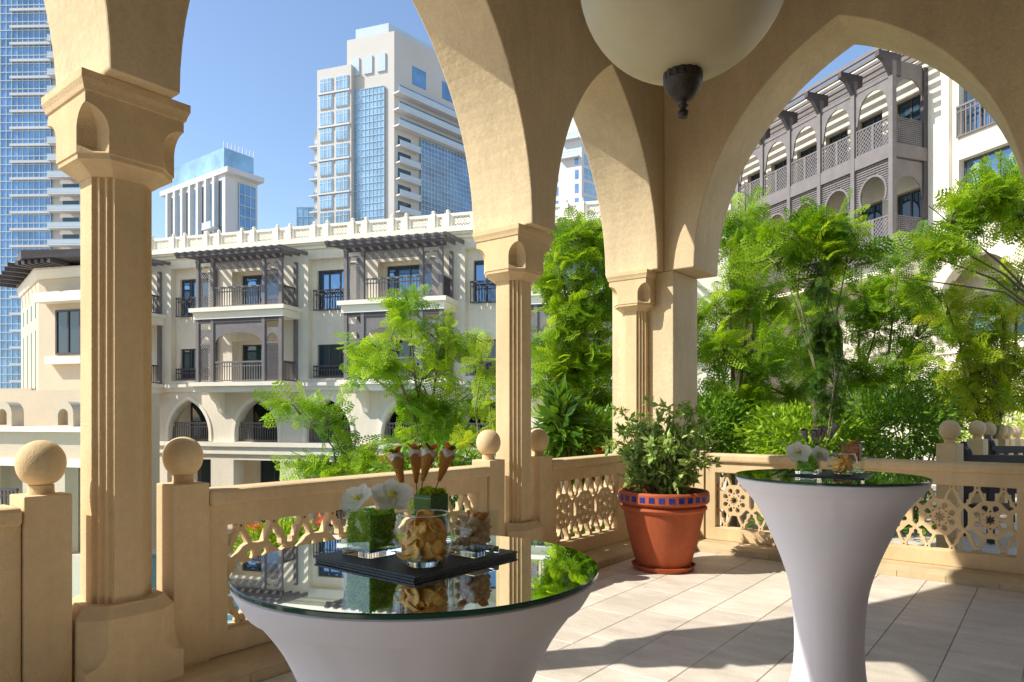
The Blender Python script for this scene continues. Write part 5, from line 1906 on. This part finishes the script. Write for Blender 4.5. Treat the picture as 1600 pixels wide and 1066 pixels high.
# ------------------------------------------------------------------ potted shrub
t = thing('potted_shrub', 'leafy variegated shrub growing in the terracotta pot', 'shrub', (PX, PY, 0.66))
mb = MB()
Ps, Ds = [], []
for k in range(54):
    a = k * 2.399
    r0 = 0.03 + 0.10 * random.random()
    reach = random.uniform(0.12, 0.50)
    hh = random.uniform(0.35, 0.98) * (1.05 - 0.55 * reach)
    p0 = np.array([r0 * math.cos(a), r0 * math.sin(a), -0.03])
    p2 = np.array([reach * math.cos(a + .3), reach * math.sin(a + .3), hh])
    p1 = (p0 + p2) / 2 + np.array([0, 0, 0.12 * hh]) + rng.normal(0, 0.02, 3)
    mb.tube([p0, p1, p2], [0.007, 0.0045, 0.002], 6)
    for j in range(7):                 # side twigs with leaf rosettes
        f = 0.30 + 0.7 * j / 6
        c = (1 - f) ** 2 * p0 + 2 * f * (1 - f) * p1 + f * f * p2
        tw = c + rng.normal(0, 1, 3) * np.array([0.075, 0.075, 0.05])
        mb.tube([c, tw], [0.003, 0.0015], 5)
        m_ = 13
        d = rng.normal(size=(m_, 3)) + (tw - c) * 6 + np.array([0, 0, 0.25])
        Ps.append(tw + rng.normal(0, 0.018, (m_, 3)))
        Ds.append(d)
mb.build('stems', M['bark_g'], t, smooth=60)
P, D = np.concatenate(Ps), np.concatenate(Ds)
n = len(P)
tone = np.clip(rng.normal(0.66, 0.33, (n, 1)), 0, 1)
Cc = np.array([0.09, 0.21, 0.03]) * (1 - tone) + np.array([0.44, 0.58, 0.18]) * tone
V0, F0 = LEAF
me = scatter((V0 * np.array([1, 1.35, 1]), F0), P, D, rng.uniform(0.055, 0.10, n), 0.6, Cc, M['leaf_b'], 'foliage')
obj('foliage', me, None, t)

# ------------------------------------------------------------------ neighbouring terrace with more stone balls and dark benches
o = MB().box(7.9, 24, -12, 2.2, -0.5, -0.01).build('lower_terrace', M['tile'])
struct(o)
far = [(1484, 7.5, 'stone ball post standing just outside the wide balustrade'), (1527, 9.5, 'grey stone ball post beyond the first dark bench'), (1544, 10.4, 'stone ball post half hidden behind a grey one'),
       (1563, 11.6, 'sunlit stone ball post behind the dark benches'), (1573, 12.6, 'sunlit stone ball post touching its bright neighbour'), (1588, 13.6, 'last small sunlit stone ball post of the terrace row')]
for u, p, lab in far:
    c = cw((u - 800) / FPX * p, p, 0.0)
    zz = EYE - (693 - HOR) / FPX * p - 1.073 if p < 9 else EYE - (686 - HOR) / FPX * p - 1.073 - 0.0
    q = post((c.x, c.y, zz), lab, PHI - 0.9)
    MB().box(-0.0975, 0.0975, -0.0995, 0.0995, -0.6 - zz if zz > -0.6 else -0.6, 0.049).build('footing', M['stone'], q)


def bench(u0, u1, v, p, label):
    a = cw((u0 - 800) / FPX * p, p, 0)
    z = EYE - (v - HOR) / FPX * p
    L = (u1 - u0) / FPX * p
    t = thing('dark_bench', label, 'bench', (a.x, a.y, 0), ang(1, -0.05), 'dark benches on the neighbouring terrace')
    MB().box(0.05, L, 0, 0.05, z - 0.10, z).build('back_rail', M['bench'], t, bevel=0.006)
    MB().box(0.05, L, 0.005, 0.045, z - 0.46, z - 0.36).build('lower_rail', M['bench'], t, bevel=0.006)
    for k in range(int(L / 0.13)):
        MB().box(0.12 + k * 0.13, 0.17 + k * 0.13, 0.012, 0.038, z - 0.36, z - 0.1005).build('back_slat', M['bench'], t)
    MB().box(0.02, L, -0.50, -0.01, z - 0.62, z - 0.57).build('seat', M['bench'], t, bevel=0.006)
    for x in (0.0, L - 0.06):
        MB().plate([(0.06, 0.0), (0.06, z + 0.15), (0.03, z + 0.16), (0.0, z + 0.10), (-0.06, z + 0.07), (-0.10, z + 0.0), (-0.10, z - 0.06), (-0.02, z - 0.25), (-0.5, z - 0.25), (-0.5, z - 0.30), (-0.44, z - 0.30), (-0.44, 0), (-0.50, 0), (-0.5, z - 0.62), (-0.02, z - 0.62), (-0.02, 0.0)][:10] +
                   [(-0.50, 0.0), (-0.44, 0.0), (-0.44, z - 0.62), (0.0, z - 0.62), (0.0, 0.0)][1:1] + [(-0.5, 0.0), (-0.44, 0.0), (-0.43, z - 0.31), (-0.02, z - 0.31), (-0.0, 0.0)], y0=x, y1=x + 0.055, axis='x').build('side_frame', M['bench'], t)
    return t


bench(1505, 1680, 711, 8.3, 'dark slatted bench with scrolled ends nearest the wide balustrade')
bench(1543, 1720, 697, 9.9, 'second dark bench parallel behind the first, before the sunlit stone balls')
